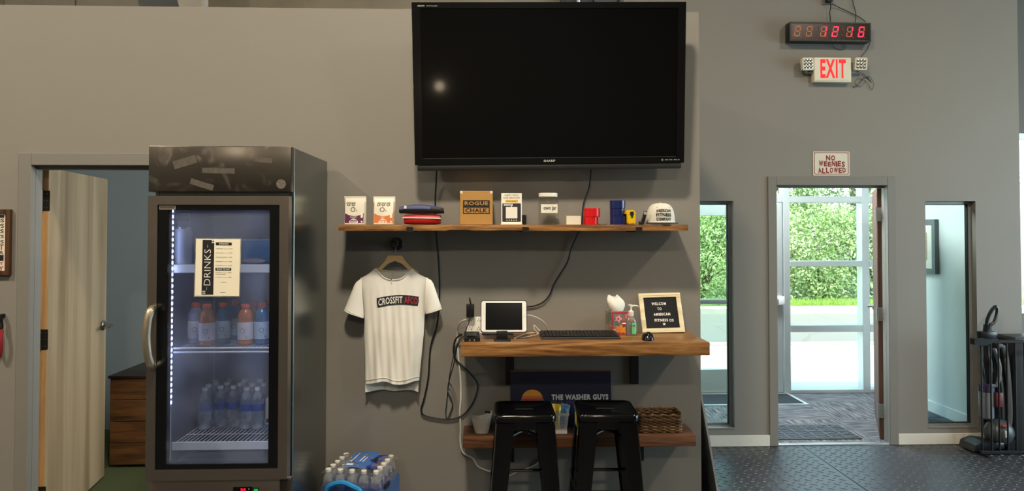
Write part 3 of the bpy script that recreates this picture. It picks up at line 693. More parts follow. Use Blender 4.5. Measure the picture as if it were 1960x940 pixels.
b.obj('bag_body', M('red_nylon', '#b3161c', .5, var=.06, bump=.2, bs=60), r, 50)
zz = ZV(420, Yb, 800)
B().box(x0 - .006, x1 + .006, Yb - .0585, Yb - .052, zz - .0025, zz + .0025, .001, 1).obj('zipper', M('white_zipper', '#ece8e0', .5), r, mtx=Matrix.Translation((0, 0, zz)) @ Matrix.Rotation(.018, 4, 'Y') @ Matrix.Translation((0, 0, -zz)))
x0, x1 = XU(766, Yb, 400), XU(848, Yb, 400); zb = zt + .001; zt2 = ZV(391.5, Yb, 820)
r, b = softbag('blue_zip_bag', 'blue and black soft bag lying on the red bag', x0, x1, zb, zt2, Yb, .06, None, top=lambda t: .62 + .38 * math.sin(math.pi * min(1, .18 + t * .75)))
for f in b.bm.faces: f.material_index = 1 if f.calc_center_median().z < zb + (zt2 - zb) * (.50 + .12 * (f.calc_center_median().x - x0) / (x1 - x0)) else 0
b.obj('bag_body', [M('blue_nylon', '#3c4672', .55, var=.08, bump=.2, bs=50), M('black_nylon', '#131316', .6, bump=.2, bs=80)], r, 50)
B().box(XU(776, Yb, 398), XU(780.5, Yb, 398), Yb - .0625, Yb - .05, zb + .026, zb + .041, .001, 1, mtx=None).obj('white_tab', WHITEP, r)
B().tube(spline([(x1 - .02, Yb - .05, zb + .016), (x1 + .004, Yb - .045, zb + .014), (x1 + .006, Yb - .04, zb + .004)], 4), .003, 6).obj('zip_pull', M('black_nylon', '#131316'), r)

# chalk carton -------------------------------------------------------------------
Yb = 3.63; x0, x1 = XU(880.5, Yb, 400), XU(943, Yb, 400); zt = ZV(366, Yb, 910); cx = (x0 + x1) / 2; zc = (SZ + zt) / 2; hwb = (x1 - x0) / 2
CARD = M('brown_cardboard', '#b58747', .8, var=.04, vs=20, bump=.1, bs=200)
r = thing('cardboard_box', 'brown cardboard box printed with black lettering on the upper shelf', 'box', (cx, Yb, SZ))
B().box(x0, x1, Yb, Yb + .15, SZ, zt, .002, 1).obj('carton', CARD, r)
B().box(x0 - .0006, x1 + .0006, Yb - .0006, Yb + .15, zt - .004, zt + .0006, .001, 1).obj('top_flap', M('brown_cardboard_edge', '#c59a5b', .8), r)
b = B()
b.bm.free()
for s in (-1, 1): B().box(cx + s * (hwb - .007) - .006, cx + s * (hwb - .007) + .006, Yb - .0012, Yb, zt - .013, zt + .001, .0005, 1).obj('worn_corner', M('white_worn_paper', '#e5dcc6', .8), r)
lx, lz0, lz1 = .069, zc - .032, zc + .040; lm = (lz0 + lz1) / 2 + .002
b = B(); b.frame(cx - lx, cx + lx, lz0, lm, .005, Yb - .0007, Yb); text_bm('CHALK', 2 * lx - .024, .022, cx, (lz0 + lm) / 2, Yb - .0007, .03, sp=1.08, into=b)
b.obj('black_print', INK, r, 0)
pn = B().box(cx - lx, cx + lx, Yb - .0007, Yb, lm, lz1).obj('name_panel', INK, r, 0)
text_bm('ROGUE', 2 * lx - .016, .020, cx, (lm + lz1) / 2 + .001, Yb - .0014, .03, sp=1.08).obj('lettering', CARD, pn, 0)

# review card stand -----------------------------------------------------------------
Yb = 3.64; x0, x1 = XU(959.5, Yb, 400), XU(999, Yb, 400); zt = ZV(369.5, Yb, 980); cx = (x0 + x1) / 2; hwb = (x1 - x0) / 2; h = zt - SZ
r = thing('review_sign', 'small white tabletop sign asking about our services, with yellow bar and dark panel', 'sign', (cx, Yb, SZ))
LEAN = Matrix.Translation((cx, Yb, SZ)) @ Matrix.Rotation(math.radians(-5), 4, 'X')
B().box(-hwb, hwb, 0, .006, 0, h, .001, 1).obj('card', M('cream_card', '#ece6d6', .5), r, mtx=LEAN)
B().prism([(0, 0), (.06, 0), (.006, h * .6), (0, h * .6)], .004, Matrix.Translation((cx - .002, Yb + .006, SZ)), 'yz').obj('easel_strut', M('cream_card', '#ece6d6'), r, 0)
B().box(x0 - .003, x1 + .002, Yb - .008, Yb + .008, SZ, SZ + .006, .001, 1).obj('foot_strip', M('cream_card', '#ece6d6'), r)
pnl = flat(rrect(-hwb * .9, hwb * .9, h * .09, h * .68, .004), -.0006, M('aubergine_panel', '#221d26', .5), 'dark_panel', r, LEAN)
flat(rrect(-hwb * .56, hwb * .56, h * .20, h * .56, .002), -.0011, M('white_square', '#e9e4d8', .6), 'white_square', pnl, LEAN)
B().box(-hwb * .75, hwb * .1, -.0011, 0, h * .60, h * .665).obj('name_strip', WINK, pnl, 0, mtx=LEAN)
for i in range(5): B().prism(disc(.0026, 10, -hwb * .45 + i * hwb * .225, h * .14), .0004, fit(-.0011)).obj('white_dot', WINK, pnl, 0, mtx=LEAN)
text_bm('CROSSFIT', hwb * .78, h * .05, -hwb * .325, h * .632, -.0016, .02).obj('lettering', INK, pnl, 0, mtx=LEAN)
flat([(-hwb * .6, h * .71), (hwb * .62, h * .71), (hwb * .62, h * .79), (-hwb * .6, h * .79)], -.0006, M('yellow_bar', '#d9a92a', .5), 'yellow_bar', r, LEAN)
b = B(); text_bm('HAPPY WITH', hwb * 1.3, h * .065, 0, h * .935, -.0006, .0, into=b); text_bm('OUR SERVICES?', hwb * 1.62, h * .065, 0, h * .85, -.0006, .0, into=b); text_bm('Let us know', hwb * .9, h * .042, 0, h * .75, -.0011, into=b)
b.obj('lettering', M('grey_print', '#5c564e', .6), r, 0, mtx=LEAN)

# jar --------------------------------------------------------------------------------
Yb = 3.69; cx = XU(1049, Yb, 400); w2 = (XU(1067, Yb, 400) - XU(1031, Yb, 400)) / 2; h = ZV(370, Yb, 1049) - SZ
r = thing('plastic_jar', 'clear square jar with white lid and handwritten label', 'jar', (cx, Yb, SZ))
CLEAR = glass('clear_plastic', '#f2f1ec', 1.6)
b = B(); rings = []
for z, s_ in ((0, .88), (.004, .97), (.01, 1), (h * .68, 1), (h * .75, .97), (h * .80, .88), (h * .84, .86), (h * .90, .86)):
    rings.append([V(cx + p[0], Yb + p[1], SZ + z) for p in rrect(-w2 * s_, w2 * s_, -w2 * s_, w2 * s_, w2 * s_ * .35, 4)])
b.ring_loft(rings, caps=False); b.face(rings[0]); b.obj('jar_body', CLEAR, r, 50)
b = B(); b.ring_loft([[V(cx + p[0], Yb + p[1], SZ + .008) for p in rrect(-w2 * .92, w2 * .92, -w2 * .92, w2 * .92, w2 * .3, 4)], [V(cx + p[0], Yb + p[1], SZ + .012) for p in rrect(-w2 * .8, w2 * .8, -w2 * .8, w2 * .8, w2 * .3, 4)]]).obj('jar_base', CLEAR, r, 50)
b = B(); b.lathe([(0, h * .875), (w2 * .97, h * .875), (w2, h * .885), (w2, h * .985), (w2 * .96, h), (0, h)], (cx, Yb, SZ), 28).obj('lid', M('cream_lid', '#efeadb', .4), r)
b = B().box(cx - w2 * .82, cx + w2 * .92, Yb - w2 - .0012, Yb - w2 - .0004, SZ + h * .37, SZ + h * .64).obj('label_paper', M('white_label', '#ebe6d8', .7), r, 0)
text_bm('own jar', w2 * 1.35, h * .16, cx + w2 * .12, SZ + h * .505, Yb - w2 - .0018, .02).obj('lettering', INK, b, 0)

# small box, tape rolls -----------------------------------------------------------------
Yb = 3.655; x0, x1 = XU(1084, Yb, 420), XU(1112, Yb, 420); zt = ZV(413.5, Yb, 1098)
r = thing('white_box', 'small plain white box beside the red tape rolls', 'box', (x0, Yb, SZ))
B().box(x0, x1, Yb, Yb + .06, SZ, zt, .0015, 1).obj('carton', M('white_carton', '#e4ddcb', .7), r)
B().box(x0 + .001, x1 - .001, Yb - .0006, Yb + .061, zt - .001, zt + .0006).obj('lid_flap', M('white_carton_lid', '#efe9da', .7), r, 0)
def tape(x, y, z, ro, h, mat, label, group):
    r = thing('tape_roll', label, 'tape', (x, y, z), group)
    B().lathe([(ro - .014, 0), (ro - .001, 0), (ro, .001), (ro, h - .001), (ro - .001, h), (ro - .014, h), (ro - .014, 0)], (x, y, z), 32, caps=False).obj('tape', mat, r)
    B().lathe([(ro - .017, .0005), (ro - .014, .0005), (ro - .014, h - .0005), (ro - .017, h - .0005), (ro - .017, .0005)], (x, y, z), 24, caps=False).obj('core', M('cardboard_core', '#9c7a4f', .85), r)
Yb = 3.69; RT = M('red_tape', '#d1141c', .3, var=.04, stretch=(1, 1, 12)); BT = M('navy_tape', '#16215c', .28, var=.05, stretch=(1, 1, 12), coat=.2)
zs2 = [SZ, ZV(415, Yb, 1130) , ZV(399, Yb, 1130)]
tape(XU(1131, Yb, 420), Yb, zs2[0], .0395, zs2[1] - zs2[0] - .0005, RT, 'lower of the two stacked red tape rolls', 'red tape rolls'); tape(XU(1133, Yb, 405), Yb, zs2[1], .0435, zs2[2] - zs2[1], RT, 'upper of the two stacked red tape rolls', 'red tape rolls')
zs3 = [SZ, ZV(414, Yb, 1180), ZV(399.5, Yb, 1180), ZV(384, Yb, 1180)]
for k, (uc, ro, nm) in enumerate(((1184, .0455, 'bottom'), (1181.5, .039, 'middle'), (1182, .0415, 'top'))):
    tape(XU(uc, Yb, 405), Yb, zs3[k], ro, zs3[k + 1] - zs3[k] - .0005, BT, nm + ' navy blue tape roll of the stack of three', 'navy tape rolls')
r = thing('flat_disc', 'thin dark disc lying between red and blue tape rolls', 'disc', (XU(1154, 3.64, 430), 3.64, SZ))
B().lathe([(0, 0), (.023, 0), (.0245, .0015), (.023, .004), (.015, .0045), (0, .0045)], (XU(1154, 3.64, 430), 3.64, SZ), 24).obj('plate', M('dark_grey_metal', '#5b564d', .4, .5), r)
B().lathe([(0, .0045), (.005, .0045), (.004, .0055), (0, .0055)], (XU(1154, 3.64, 430), 3.64, SZ), 12).obj('hub', M('dark_grey_metal', '#5b564d'), r)

# tape measure ------------------------------------------------------------------------
Yb = 3.64; cx = XU(1210, Yb, 415); w2 = .0235; h = ZV(402, Yb, 1210) - SZ
r = thing('tape_measure', 'yellow and black tape measure standing beside the blue tape', 'tape measure', (cx, Yb, SZ)); RT_ = Matrix.Translation((cx, Yb, SZ)) @ Matrix.Rotation(.25, 4, 'Z')
B().ring_loft([[V(p[0], y, p[1]) for p in [(a * s_, c if c < h * .3 else h * .3 + (c - h * .3) * s2) for a, c in rrect(-w2, w2, 0, h, .016, 4)]] for y, s_, s2 in ((.003, .9, .96), (0.006, .97, .99), (.02, 1, 1), (.045, 1, 1), (.06, .95, .98))]).obj('case', M('yellow_plastic', '#e9bc0d', .35), r, mtx=RT_)
B().prism([(-.010, h * .88), (.008, h * .90), (.011, h * .7), (.005, h * .62), (.005, h * .5), (-.004, h * .48), (-.005, h * .62), (-.011, h * .68)], .003, fit(-.0002)).obj('lock_button', BLACKP, r, 0, mtx=RT_)
B().box(-.012, .012, -.002, .006, .003, .009, .001, 1).obj('blade_tip', M('steel_tip', '#cfcac0', .3, .8), r, mtx=RT_)
B().box(-w2 - .001, -w2 + .004, .018, .045, .012, h * .75, .003).obj('rubber_grip', BLACKP, r, mtx=RT_)
# dark gadget between tape measure and cap
cx = XU(1229, 3.66, 415); r = thing('pocket_gadget', 'small dark gadget leaning between the tape measure and the white cap', 'gadget', (cx, 3.66, SZ))
GM = Matrix.Translation((cx, 3.66, SZ)) @ Matrix.Rotation(.28, 4, 'Y')
B().box(-.009, .009, 0, .012, .002, .075, .003).obj('body', BLACKP, r, mtx=GM)
B().box(-.008, .008, -.002, .0, .055, .07, .001, 1).obj('grey_cap', M('grey_cap', '#a9a59c', .4), r, mtx=GM)
B().box(-.012, .012, -.002, .014, .0, .018, .003).obj('foot', BLACKP, r, mtx=Matrix.Translation((cx - .004, 3.66, SZ)))

# cap -------------------------------------------------------------------------------
Yb = 3.72; cx = XU(1264, Yb, 410); W = (XU(1290, Yb, 410) - XU(1236, Yb, 410)) / 2; h = ZV(389, Yb, 1264) - SZ
r = thing('snapback_cap', 'white cap with black stacked lettering at the end of the upper shelf', 'cap', (cx, Yb, SZ))
capm = M('white_cotton_twill', '#ddd8cc', .8, var=.03, bump=.15, bs=300); b = B(); rings = []; n = 28
for k in range(11):
    t = k / 10; a = t * math.pi / 2; s_ = math.cos(a) ** .55 if k < 10 else .05; z = .010 + (h - .010) * math.sin(a) ** .9
    rings.append([V(cx + W * s_ * math.cos(q) , Yb + .085 * s_ * math.sin(q) - (.0), SZ + z) for q in [2 * math.pi * i / n for i in range(n)]])
b.ring_loft(rings).obj('crown', capm, r, 60)
def front(x, z):
    "y of the crown's front at (x, z)"
    t = min(.97, max(0, (z - .010) / (h - .010)) ** (1 / .9)); a = math.asin(t); s_ = math.cos(a) ** .55; q = min(.98, abs(x) / (W * s_)); return Yb - .085 * s_ * math.sqrt(1 - q * q)
b = B()
for s, wd, z, hz in (('AMERICAN', .078, h * .63, .0165), ('FITNESS', .080, h * .44, .018), ('COMPANY', .080, h * .255, .0165)): text_bm(s, wd, hz, 0, z, 0, .05, into=b, sp=1.1)
b.prism(disc(.002, 8, -.032, h * .79), .0002).prism(disc(.002, 8, .034, h * .79), .0002)
bmesh.ops.subdivide_edges(b.bm, edges=[e for e in b.bm.edges if e.calc_length() > .012], cuts=2)
for v in b.bm.verts: v.co = V(cx + v.co.x, front(v.co.x, v.co.z) - .0012, SZ + v.co.z + .006 * (1 - (v.co.x / .04) ** 2) * (v.co.z / h - .2))
b.obj('lettering', INK, r, 0)
b = B(); top, bot = [], []
for i in range(17):
    a = math.pi + math.pi * i / 16; rr_ = 1.0; xx = W * 1.02 * math.cos(a); yy = Yb + .075 * math.sin(a)
    ox = W * 1.12 * math.cos(a); oy = Yb - .03 + .11 * math.sin(a); top.append([V(xx, yy, .013), V(ox, oy, .006 + .004 * abs(math.cos(a)) ), V(ox, oy, .003 + .003 * abs(math.cos(a))), V(xx, yy, .009)])
for q in top:
    for p in q: p.x += cx; p.z += SZ
b.ring_loft(top).obj('brim', M('navy_brim', '#191c28', .7), r, 50)
B().tube([V(cx + W * 1.0 * math.cos(math.pi + math.pi * i / 16), Yb + .087 * math.sin(math.pi + math.pi * i / 16), SZ + .012) for i in range(17)], .0035, 6).obj('sweatband_edge', capm, r)
B().sphere((cx, Yb, SZ + h), .006, 10, (1, 1, .5)).obj('button', capm, r)

# hook, hanger, shirt ----------------------------------------------------------------
hk = P(760, 467, 3.83)
r = thing('wall_hook', 'round black wall hook holding the shirt hanger', 'hook', hk)
B().lathe([(0, 0), (.034, 0), (.034, -.006), (.031, -.009), (0, -.009)], (hk.x, 3.829, hk.z), 28, 'y').obj('back_plate', BLACKM, r)
B().lathe([(.009, -.008), (.009, -.05), (.018, -.052), (.019, -.066), (.016, -.07), (0, -.07)], (hk.x - .004, 3.829, hk.z), 20, 'y').obj('peg', BLACKM, r)
HY = 3.772; hp = lambda u, v, Y=HY: P(u, v, Y)
hg = thing('coat_hanger', 'pale wooden hanger inside the white shirt', 'hanger', hp(756, 490))
poly = [(743, 489.5), (769, 489.5), (775, 499), (786, 511), (801, 521), (799, 526), (782, 517), (770, 505), (756.5, 499.5), (742, 505), (730, 517), (713, 526), (711, 521), (726, 512), (737, 500)]
pp = [hp(u, v) for u, v in poly]
B().prism([(p.x, p.z) for p in pp], .013, fit(HY - .0065)).obj('arms', wood('hanger_beech', ('#c69b64', '#dbb27d', '#e6c291'), 'x', .45), hg, 0)
c0 = hp(757, 490); zc = hk.z + .009; 
B().tube(spline([(c0.x, HY, c0.z - .005), (c0.x, HY, c0.z + .03), (c0.x + .004, HY, zc - .02), (c0.x + .012, HY, zc), (c0.x + .006, HY, zc + .012), (c0.x - .006, HY, zc + .013), (c0.x - .014, HY, zc + .004), (c0.x - .016, HY, zc - .006)], 6), .0022, 7).obj('wire_hook', M('steel_wire', '#8c877e', .3, .9), hg)
# shirt: two sewn panels with folds, sleeves, collar ribs
sh = thing('tshirt', 'white t-shirt with dark chest banner hanging on the wall hook', 'shirt', hp(752, 740))
COT = M('white_cotton', '#f3f0e8', .85, var=.02, bump=.12, bs=350)
def lerp(tab, v):
    for (a, x), (c, y) in zip(tab, tab[1:]):
        if v <= c: return x + (y - x) * max(0, (v - a)) / (c - a)
    return tab[-1][1]
Ledge = [(510, 718), (520, 706), (532, 690), (545, 691), (560, 694), (600, 698), (640, 697), (700, 699), (755, 699)]
Redge = [(510, 790), (520, 800), (532, 819), (545, 818), (560, 816), (598, 813), (640, 811), (700, 805), (755, 800)]
def shoulder(u): return 513.5 + (abs(u - 753.5) - 35.5) * .60 if abs(u - 753.5) > 35.5 else None
rs = random.Random(5)
def fold(u, v): return .006 * math.sin(u * .21 + v * .012 + 1.1 * math.sin(v * .02)) * min(1, max(0, (v - 560) / 90)) + .003 * math.sin(u * .47 - v * .03) * min(1, max(0, (v - 540) / 90))
def panel(front_):
    b = B(); nu, nv = 44, 40; G = []
    for i in range(nu + 1):
        s_ = -1 + 2 * i / nu; col = []
        um = 753.5 + s_ * 64
        if abs(s_) < .56:
            q = abs(s_) / .56; vt = (534.5 if front_ else 519) - ((21 if front_ else 5.5)) * q ** 2.4
        else: vt = 513.5 + (abs(s_) - .56) / .44 * 18.5
        vb = (731 + 3 * math.sin(s_ * 5) if front_ else 750 + 1.5 * math.sin(s_ * 6 + 1)) 
        for j in range(nv + 1):
            t = j / nv; v = vt + (vb - vt) * t
            uL, uR = lerp(Ledge, v), lerp(Redge, v)
            if not front_: uR = min(uR, 801)
            wgt = min(1, max(0, (v - 513) / 25)); uu = um * (1 - wgt) + (uL + (uR - uL) * (s_ + 1) / 2) * wgt
            bul = .030 * (1 - abs(s_) ** 3) * min(1, .35 + t * 1.2)
            p = hp(uu, v); y = HY + (-bul - .006 if front_ else min(.045, bul + .006)) + (fold(uu, v) if front_ else -.4 * fold(uu + 20, v)) * (1 - abs(s_) ** 6)
            if abs(s_) == 1: y = HY
            col.append(V(p.x, min(y, 3.822), p.z))
        G.append(col)
    b.ring_loft(G, False, False); return b, G
bf, GF = panel(True); bb, GB = panel(False)
front_panel = bf.obj('front_panel', COT, sh, 60)
bb.obj('back_panel', COT, sh, 60)
for G, nm in ((GF, 'collar'), (GB, 'back_collar')):
    pts = [c[0] + V(0, -.001, -.003) for c in G if c[0] is not None][10:35]
    B().tube(pts, .0042, 7).obj(nm, M('ribbed_cotton', '#ded9ce', .85, bump=.3, bs=500), sh)
for G in (GF, GB):
    B().tube([c[-2] + V(0, -.002 if G is GF else .001, .006) for c in G], .0016, 5).obj('hem_stitch', M('ribbed_cotton', '#ded9ce'), sh)
def sleeve(sgn):
    # quad corners in pixels: shoulder top, armpit, cuff inner, cuff outer
    if sgn < 0: A, Bq, Cq, Dq = (693, 531.5), (697, 604), (696, 609), (658.5, 594)
    else: A, Bq, Cq, Dq = (816, 531), (813, 600), (815, 601), (846, 591)
    mid = (680, 541) if sgn < 0 else (828, 538)
    rings = []
    for k in range(9):
        t = k / 8
        if t < .3: o = (A[0] + (mid[0] - A[0]) * t / .3, A[1] + (mid[1] - A[1]) * t / .3)
        else: q = (t - .3) / .7; o = (mid[0] + (Dq[0] - mid[0]) * q, mid[1] + (Dq[1] - mid[1]) * q)
        i_ = (Bq[0] + (Cq[0] - Bq[0]) * t, Bq[1] + (Cq[1] - Bq[1]) * t)
        po, pi_ = hp(*o), hp(*i_); c = (po + pi_) / 2; ax = (po - pi_) / 2; d = .02 + .016 * t; ring = []
        for j in range(20):
            a = 2 * math.pi * j / 20; wv_ = 1 + .10 * t * math.sin(3 * a + sgn)
            q = c + ax * math.cos(a) + V(0, -d * math.sin(a) * wv_, 0); q.y = min(q.y, 3.822); ring.append(q)
        rings.append(ring)
    inner = [[c + (p - c) * .94 + V(0, 0, .0) for p in r_] for r_ in rings[-1:-4:-1] for c in [sum(r_, V(0, 0, 0)) / 20]]
    B().ring_loft(rings + inner, caps=False).obj('sleeve', COT, sh, 60)
    B().tube([rings[-2][j] * .5 + rings[-1][j] * .5 + V(0, -.0007, 0) for j in range(20)], .0014, 5, closed=True).obj('cuff_stitch', M('ribbed_cotton', '#ded9ce'), sh)
sleeve(-1); sleeve(1)
tg = hp(751.5, 523, HY - .01)
lt = B().box(tg.x - .008, tg.x + .008, HY + .012, HY + .013, tg.z - .016, tg.z + .012).obj('neck_label', WHITEP, sh, 0)
B().sphere((tg.x - .003, HY - .034, hp(750, 534).z), .0032, 8).obj('tag_pin', BLACKP, sh)
# chest banner follows the cloth
from mathutils.bvhtree import BVHTree
bv = BVHTree.FromPolygons([v.co.copy() for v in front_panel.data.vertices], [tuple(p.vertices) for p in front_panel.data.polygons])
def drape(b, off):
    for v in b.bm.verts:
        p = hp(v.co.x, v.co.z); d = (p - CAM).normalized(); hit = bv.ray_cast(CAM, d); v.co = (hit[0] if hit[0] else p) - d * off
    return b
b = B(); N_ = 40; arc = lambda t: -4.5 * (1 - (2 * t - 1) ** 2) - 3 * t
rows_ = [[V(721 + 80.5 * i / N_ + (2.0 if r_ == 2 else 0) * (1 - 2 * i / N_) , 0, 571 + arc(i / N_) + r_ * 9.0) for i in range(N_ + 1)] for r_ in range(3)]
b.ring_loft(rows_, False, False); drape(b, .003); bn = b.obj('chest_banner', M('navy_print', '#1d2029', .7), sh, 60)
for s, u0, u1, mt in (('CROSSFIT', 724, 770.5, WINK), ('AFCO', 773.5, 799.5, M('red_print', '#a5303a', .7))):
    b = text_bm(s, u1 - u0, 13.5, (u0 + u1) / 2, 0, 0, .022, sp=1.05)
    bmesh.ops.subdivide_edges(b.bm, edges=[e for e in b.bm.edges if e.calc_length() > 4], cuts=2)
    for v in b.bm.verts: t = (v.co.x - 721) / 80.5; v.co.z = 580 + arc(t) - v.co.z
    drape(b, .0045).obj('lettering', mt, bn, 0)

# framed poster and red strap at the frame's edge
pr = P(24.5, 401, 3.83); pb_ = P(24.5, 526, 3.83); x1 = pr.x; x0 = x1 - .30
r = thing('framed_poster', 'brown framed typographic poster on the wall beside the office door', 'poster', ((x0 + x1) / 2, 3.83, pb_.z))
B().frame(x0, x1, pb_.z, pr.z, .022, 3.806, 3.828).obj('frame', wood('walnut_frame', ('#2e1c10', '#4a2e1a', '#5f3d24'), 'z', .5), r, 0)
pp_ = B().box(x0 + .02, x1 - .02, 3.815, 3.826, pb_.z + .02, pr.z - .02).obj('print_sheet', M('cream_print', '#e5ddcc', .7), r, 0)
hgt = pr.z - pb_.z - .05; b = B(); q = x1 - .034; red = B()
for k, (s, hz, c) in enumerate((('MILES', .02, 0), ('STEPS', .022, 0), ('LBS', .02, 0), ('SETS', .018, 0), ('REPS', .018, 0), ('BEST', .03, 1), ('EVER', .018, 0), ('MY', .03, 2), ('EVERY', .018, 1), ('DAY', .026, 1))):
    z = pr.z - .045 - hgt * (k + .5) / 10.5; wd = .035 + .012 * len(s)
    if c == 2: b.box(q - .18, q, 3.8144, 3.815, z - .016, z + .016)
    else: text_bm(s, wd, hz, q - wd / 2, z, 3.8145, .02, into=red if c == 1 else b)
b.box(x0 + .05, q, 3.8144, 3.815, pr.z - .045, pr.z - .03)
b.obj('lettering', INK, pp_, 0); red.obj('lettering', M('brick_red_ink', '#8c2c22', .6), pp_, 0)
a = P(1.5, 618, 3.80); c = P(1.5, 684, 3.80)
r = thing('hanging_strap', 'red strap with black clip hanging at the picture\'s left edge', 'strap', a)
B().tube(spline([V(a.x, 3.80, a.z + .03), V(a.x + .008, 3.80, a.z - .01), V(a.x + .006, 3.80, a.z - .03), V(a.x - .006, 3.80, a.z - .03), V(a.x - .008, 3.80, a.z)], 5, True), .006, 8, closed=True).obj('clip', M('black_clip', '#17181a', .3, .4), r)
B().tube(spline([V(a.x + .004, 3.80, a.z - .035), V(a.x + .008, 3.79, a.z - .09), V(a.x + .004, 3.795, a.z - .15), V(a.x - .01, 3.80, a.z - .18), V(a.x - .03, 3.80, a.z - .12), V(a.x - .03, 3.80, a.z - .04)], 6), .010, 6).obj('webbing', M('red_webbing', '#8e1620', .7), r)
B().box(a.x - .015, a.x + .005, 3.80, 3.83, a.z + .03, a.z + .045, .003).obj('peg', BLACKM, r)

# ================================================================== COUNTER
DZ, DYF = 1.118, 3.41
dx0, dx1 = P(882, 659, DYF).x, P(1359, 657, DYF).x
DW = wood('oiled_counter_wood', ('#50331a', '#875c30', '#a97d4b'), 'x', .38, .8, True, .15)
dk = thing('wall_counter', 'thick wooden wall counter holding the tablet and letter board', 'counter', ((dx0 + dx1) / 2, WY, DZ - .065))
B().box(dx0, dx1, DYF, 3.829, DZ - .064, DZ, .003).obj('worktop', DW, dk)
for u in (976.5, 1214.5):
    x = XU(u, 3.82, 710); B().box(x - .024, x + .024, 3.815, 3.829, ZV(737, 3.82), DZ - .064, .002, 1).box(x - .024, x + .024, 3.52, 3.815, DZ - .072, DZ - .0645, .002, 1).obj('bracket', BRK, dk)
LZ = .609; lx0, lx1 = P(886, 835, 3.62).x, P(1333, 833, 3.62).x
LW = wood('dark_walnut_stain', ('#3a2213', '#59371f', '#74492b'), 'x', .5, .7, True, .2)
ls_ = thing('low_shelf', 'dark stained low wooden shelf behind the black stools', 'shelf', ((lx0 + lx1) / 2, WY, LZ - .062))
B().box(lx0, lx1, 3.62, 3.829, LZ - .062, LZ, .006).obj('plank', LW, ls_)
for x in (lx0 + .25, lx1 - .25): B().box(x - .02, x + .02, 3.64, 3.829, LZ - .068, LZ - .0625).box(x - .02, x + .02, 3.822, 3.829, LZ - .2, LZ - .0625).obj('bracket', BRK, ls_, 0)
x = XU(1035, 3.7, 859); B().box(x - .012, x + .012, 3.66, 3.69, LZ - .075, LZ - .0625, .002, 1).obj('cable_clip', WHITEP, ls_)

# tablet on its stand
ty = 3.52; tb = thing('tablet_stand', 'black tilting tablet stand on the counter', 'stand', (XU(961, ty, 650), ty, DZ))
cxt = XU(964.5, 3.55, 605); zc = ZV(605.5, 3.55, 964); TM_ = Matrix.Translation((cxt, 3.55, zc)) @ Matrix.Rotation(.004, 4, 'Y') @ Matrix.Rotation(math.radians(-14), 4, 'X')
W2 = (XU(1007, 3.55, 605) - XU(921, 3.55, 605)) / 2; H2 = (ZV(577, 3.55) - ZV(634, 3.55)) / 2 / math.cos(math.radians(14))
xb = XU(961, ty, 650)
B().box(xb - .042, xb + .042, ty - .05, ty + .05, DZ, DZ + .006, .003).obj('base_plate', BLACKM, tb)
B().box(xb - .028, xb + .028, ty + .0, ty + .018, DZ + .006, DZ + .045, .004).box(xb - .035, xb + .035, ty + .03, ty + .045, DZ + .03, DZ + .12, .004).box(xb - .03, xb + .03, ty + .012, ty + .035, DZ + .03, DZ + .045).obj('stem', BLACKM, tb)
B().box(-W2 * .9, W2 * .3, .012, .022, -H2 - .012, -H2 + .03, .003).box(-W2 * .98, W2 * .42, -.002, .02, -H2 - .016, -H2 - .003, .003).obj('cradle', BLACKM, tb, mtx=TM_)
tab = thing('tablet', 'white bezel tablet with dark screen standing on the counter', 'tablet', (cxt, 3.55, zc))
B().prism(rrect(-W2 - .004, W2 + .004, -H2 - .004, H2 + .004, .014), .010, fit(.001)).obj('black_case', BLACKP, tab, 0, mtx=TM_)
B().prism(rrect(-W2, W2, -H2, H2, .011), .004, fit(-.001)).obj('white_bezel', M('white_tablet_glass', '#ecebe6', .15, var=.005), tab, 0, mtx=TM_)
B().box(-W2 + .021, W2 - .021, -.0016, 0, -H2 + .009, H2 - .009).obj('screen', M('tablet_screen', '#0c0d0e', .12, var=.01), tab, 0, mtx=TM_)
ringpoly(B(), disc(.0055, 16, W2 - .0105, 0), disc(.0045, 16, W2 - .0105, 0), -.0014).obj('home_button', M('grey_ring', '#c4c2bc', .3), tab, 0, mtx=TM_)

# surge protector, adapter, card reader
sy = 3.745; a, c = P(893, 606, sy), P(925, 634, sy)
sp = thing('surge_protector', 'white surge protector block leaning on the wall behind the tablet', 'power strip', ((a.x + c.x) / 2, sy, DZ))
SPM = Matrix.Translation(((a.x + c.x) / 2, sy, DZ)) @ Matrix.Rotation(math.radians(-14), 4, 'X'); hw2 = (c.x - a.x) / 2; hh2 = a.z - DZ
body = B().box(-hw2, hw2, 0, .035, 0, hh2, .005).obj('housing', WHITEP, sp, mtx=SPM)
B().box(-.008, .008, -.0008, 0, .003, hh2 - .003).obj('centre_ridge', M('white_ridge', '#d8d5cb', .5), sp, 0, mtx=SPM)
for xx in (-hw2 * .55, hw2 * .5):
    for zz_ in (hh2 * .2, hh2 * .7):
        B().box(xx - .010, xx - .007, -.001, 0, zz_, zz_ + .008).box(xx + .003, xx + .006, -.001, 0, zz_, zz_ + .008).prism(disc(.0026, 8, xx - .002, zz_ + .015), .001, fit(-.001)).obj('outlet', INK, sp, 0, mtx=SPM)
a, c = P(892.5, 583, 3.72), P(907.5, 608, 3.72)
ad = thing('power_adapter', 'black power adapter plugged onto the surge protector top', 'adapter', ((a.x + c.x) / 2, 3.72, c.z))
B().box(a.x, c.x, 3.72, 3.76, c.z, a.z, .003).box((a.x + c.x) / 2 - .002, (a.x + c.x) / 2 + .002, 3.7185, 3.72, c.z + .004, a.z - .004).obj('body', BLACKP, ad)
B().cyl(((a.x + c.x) / 2, 3.74, a.z), ((a.x + c.x) / 2 + .001, 3.74, a.z + .018), .003, .0025, 8).obj('strain_relief', BLACKP, ad)
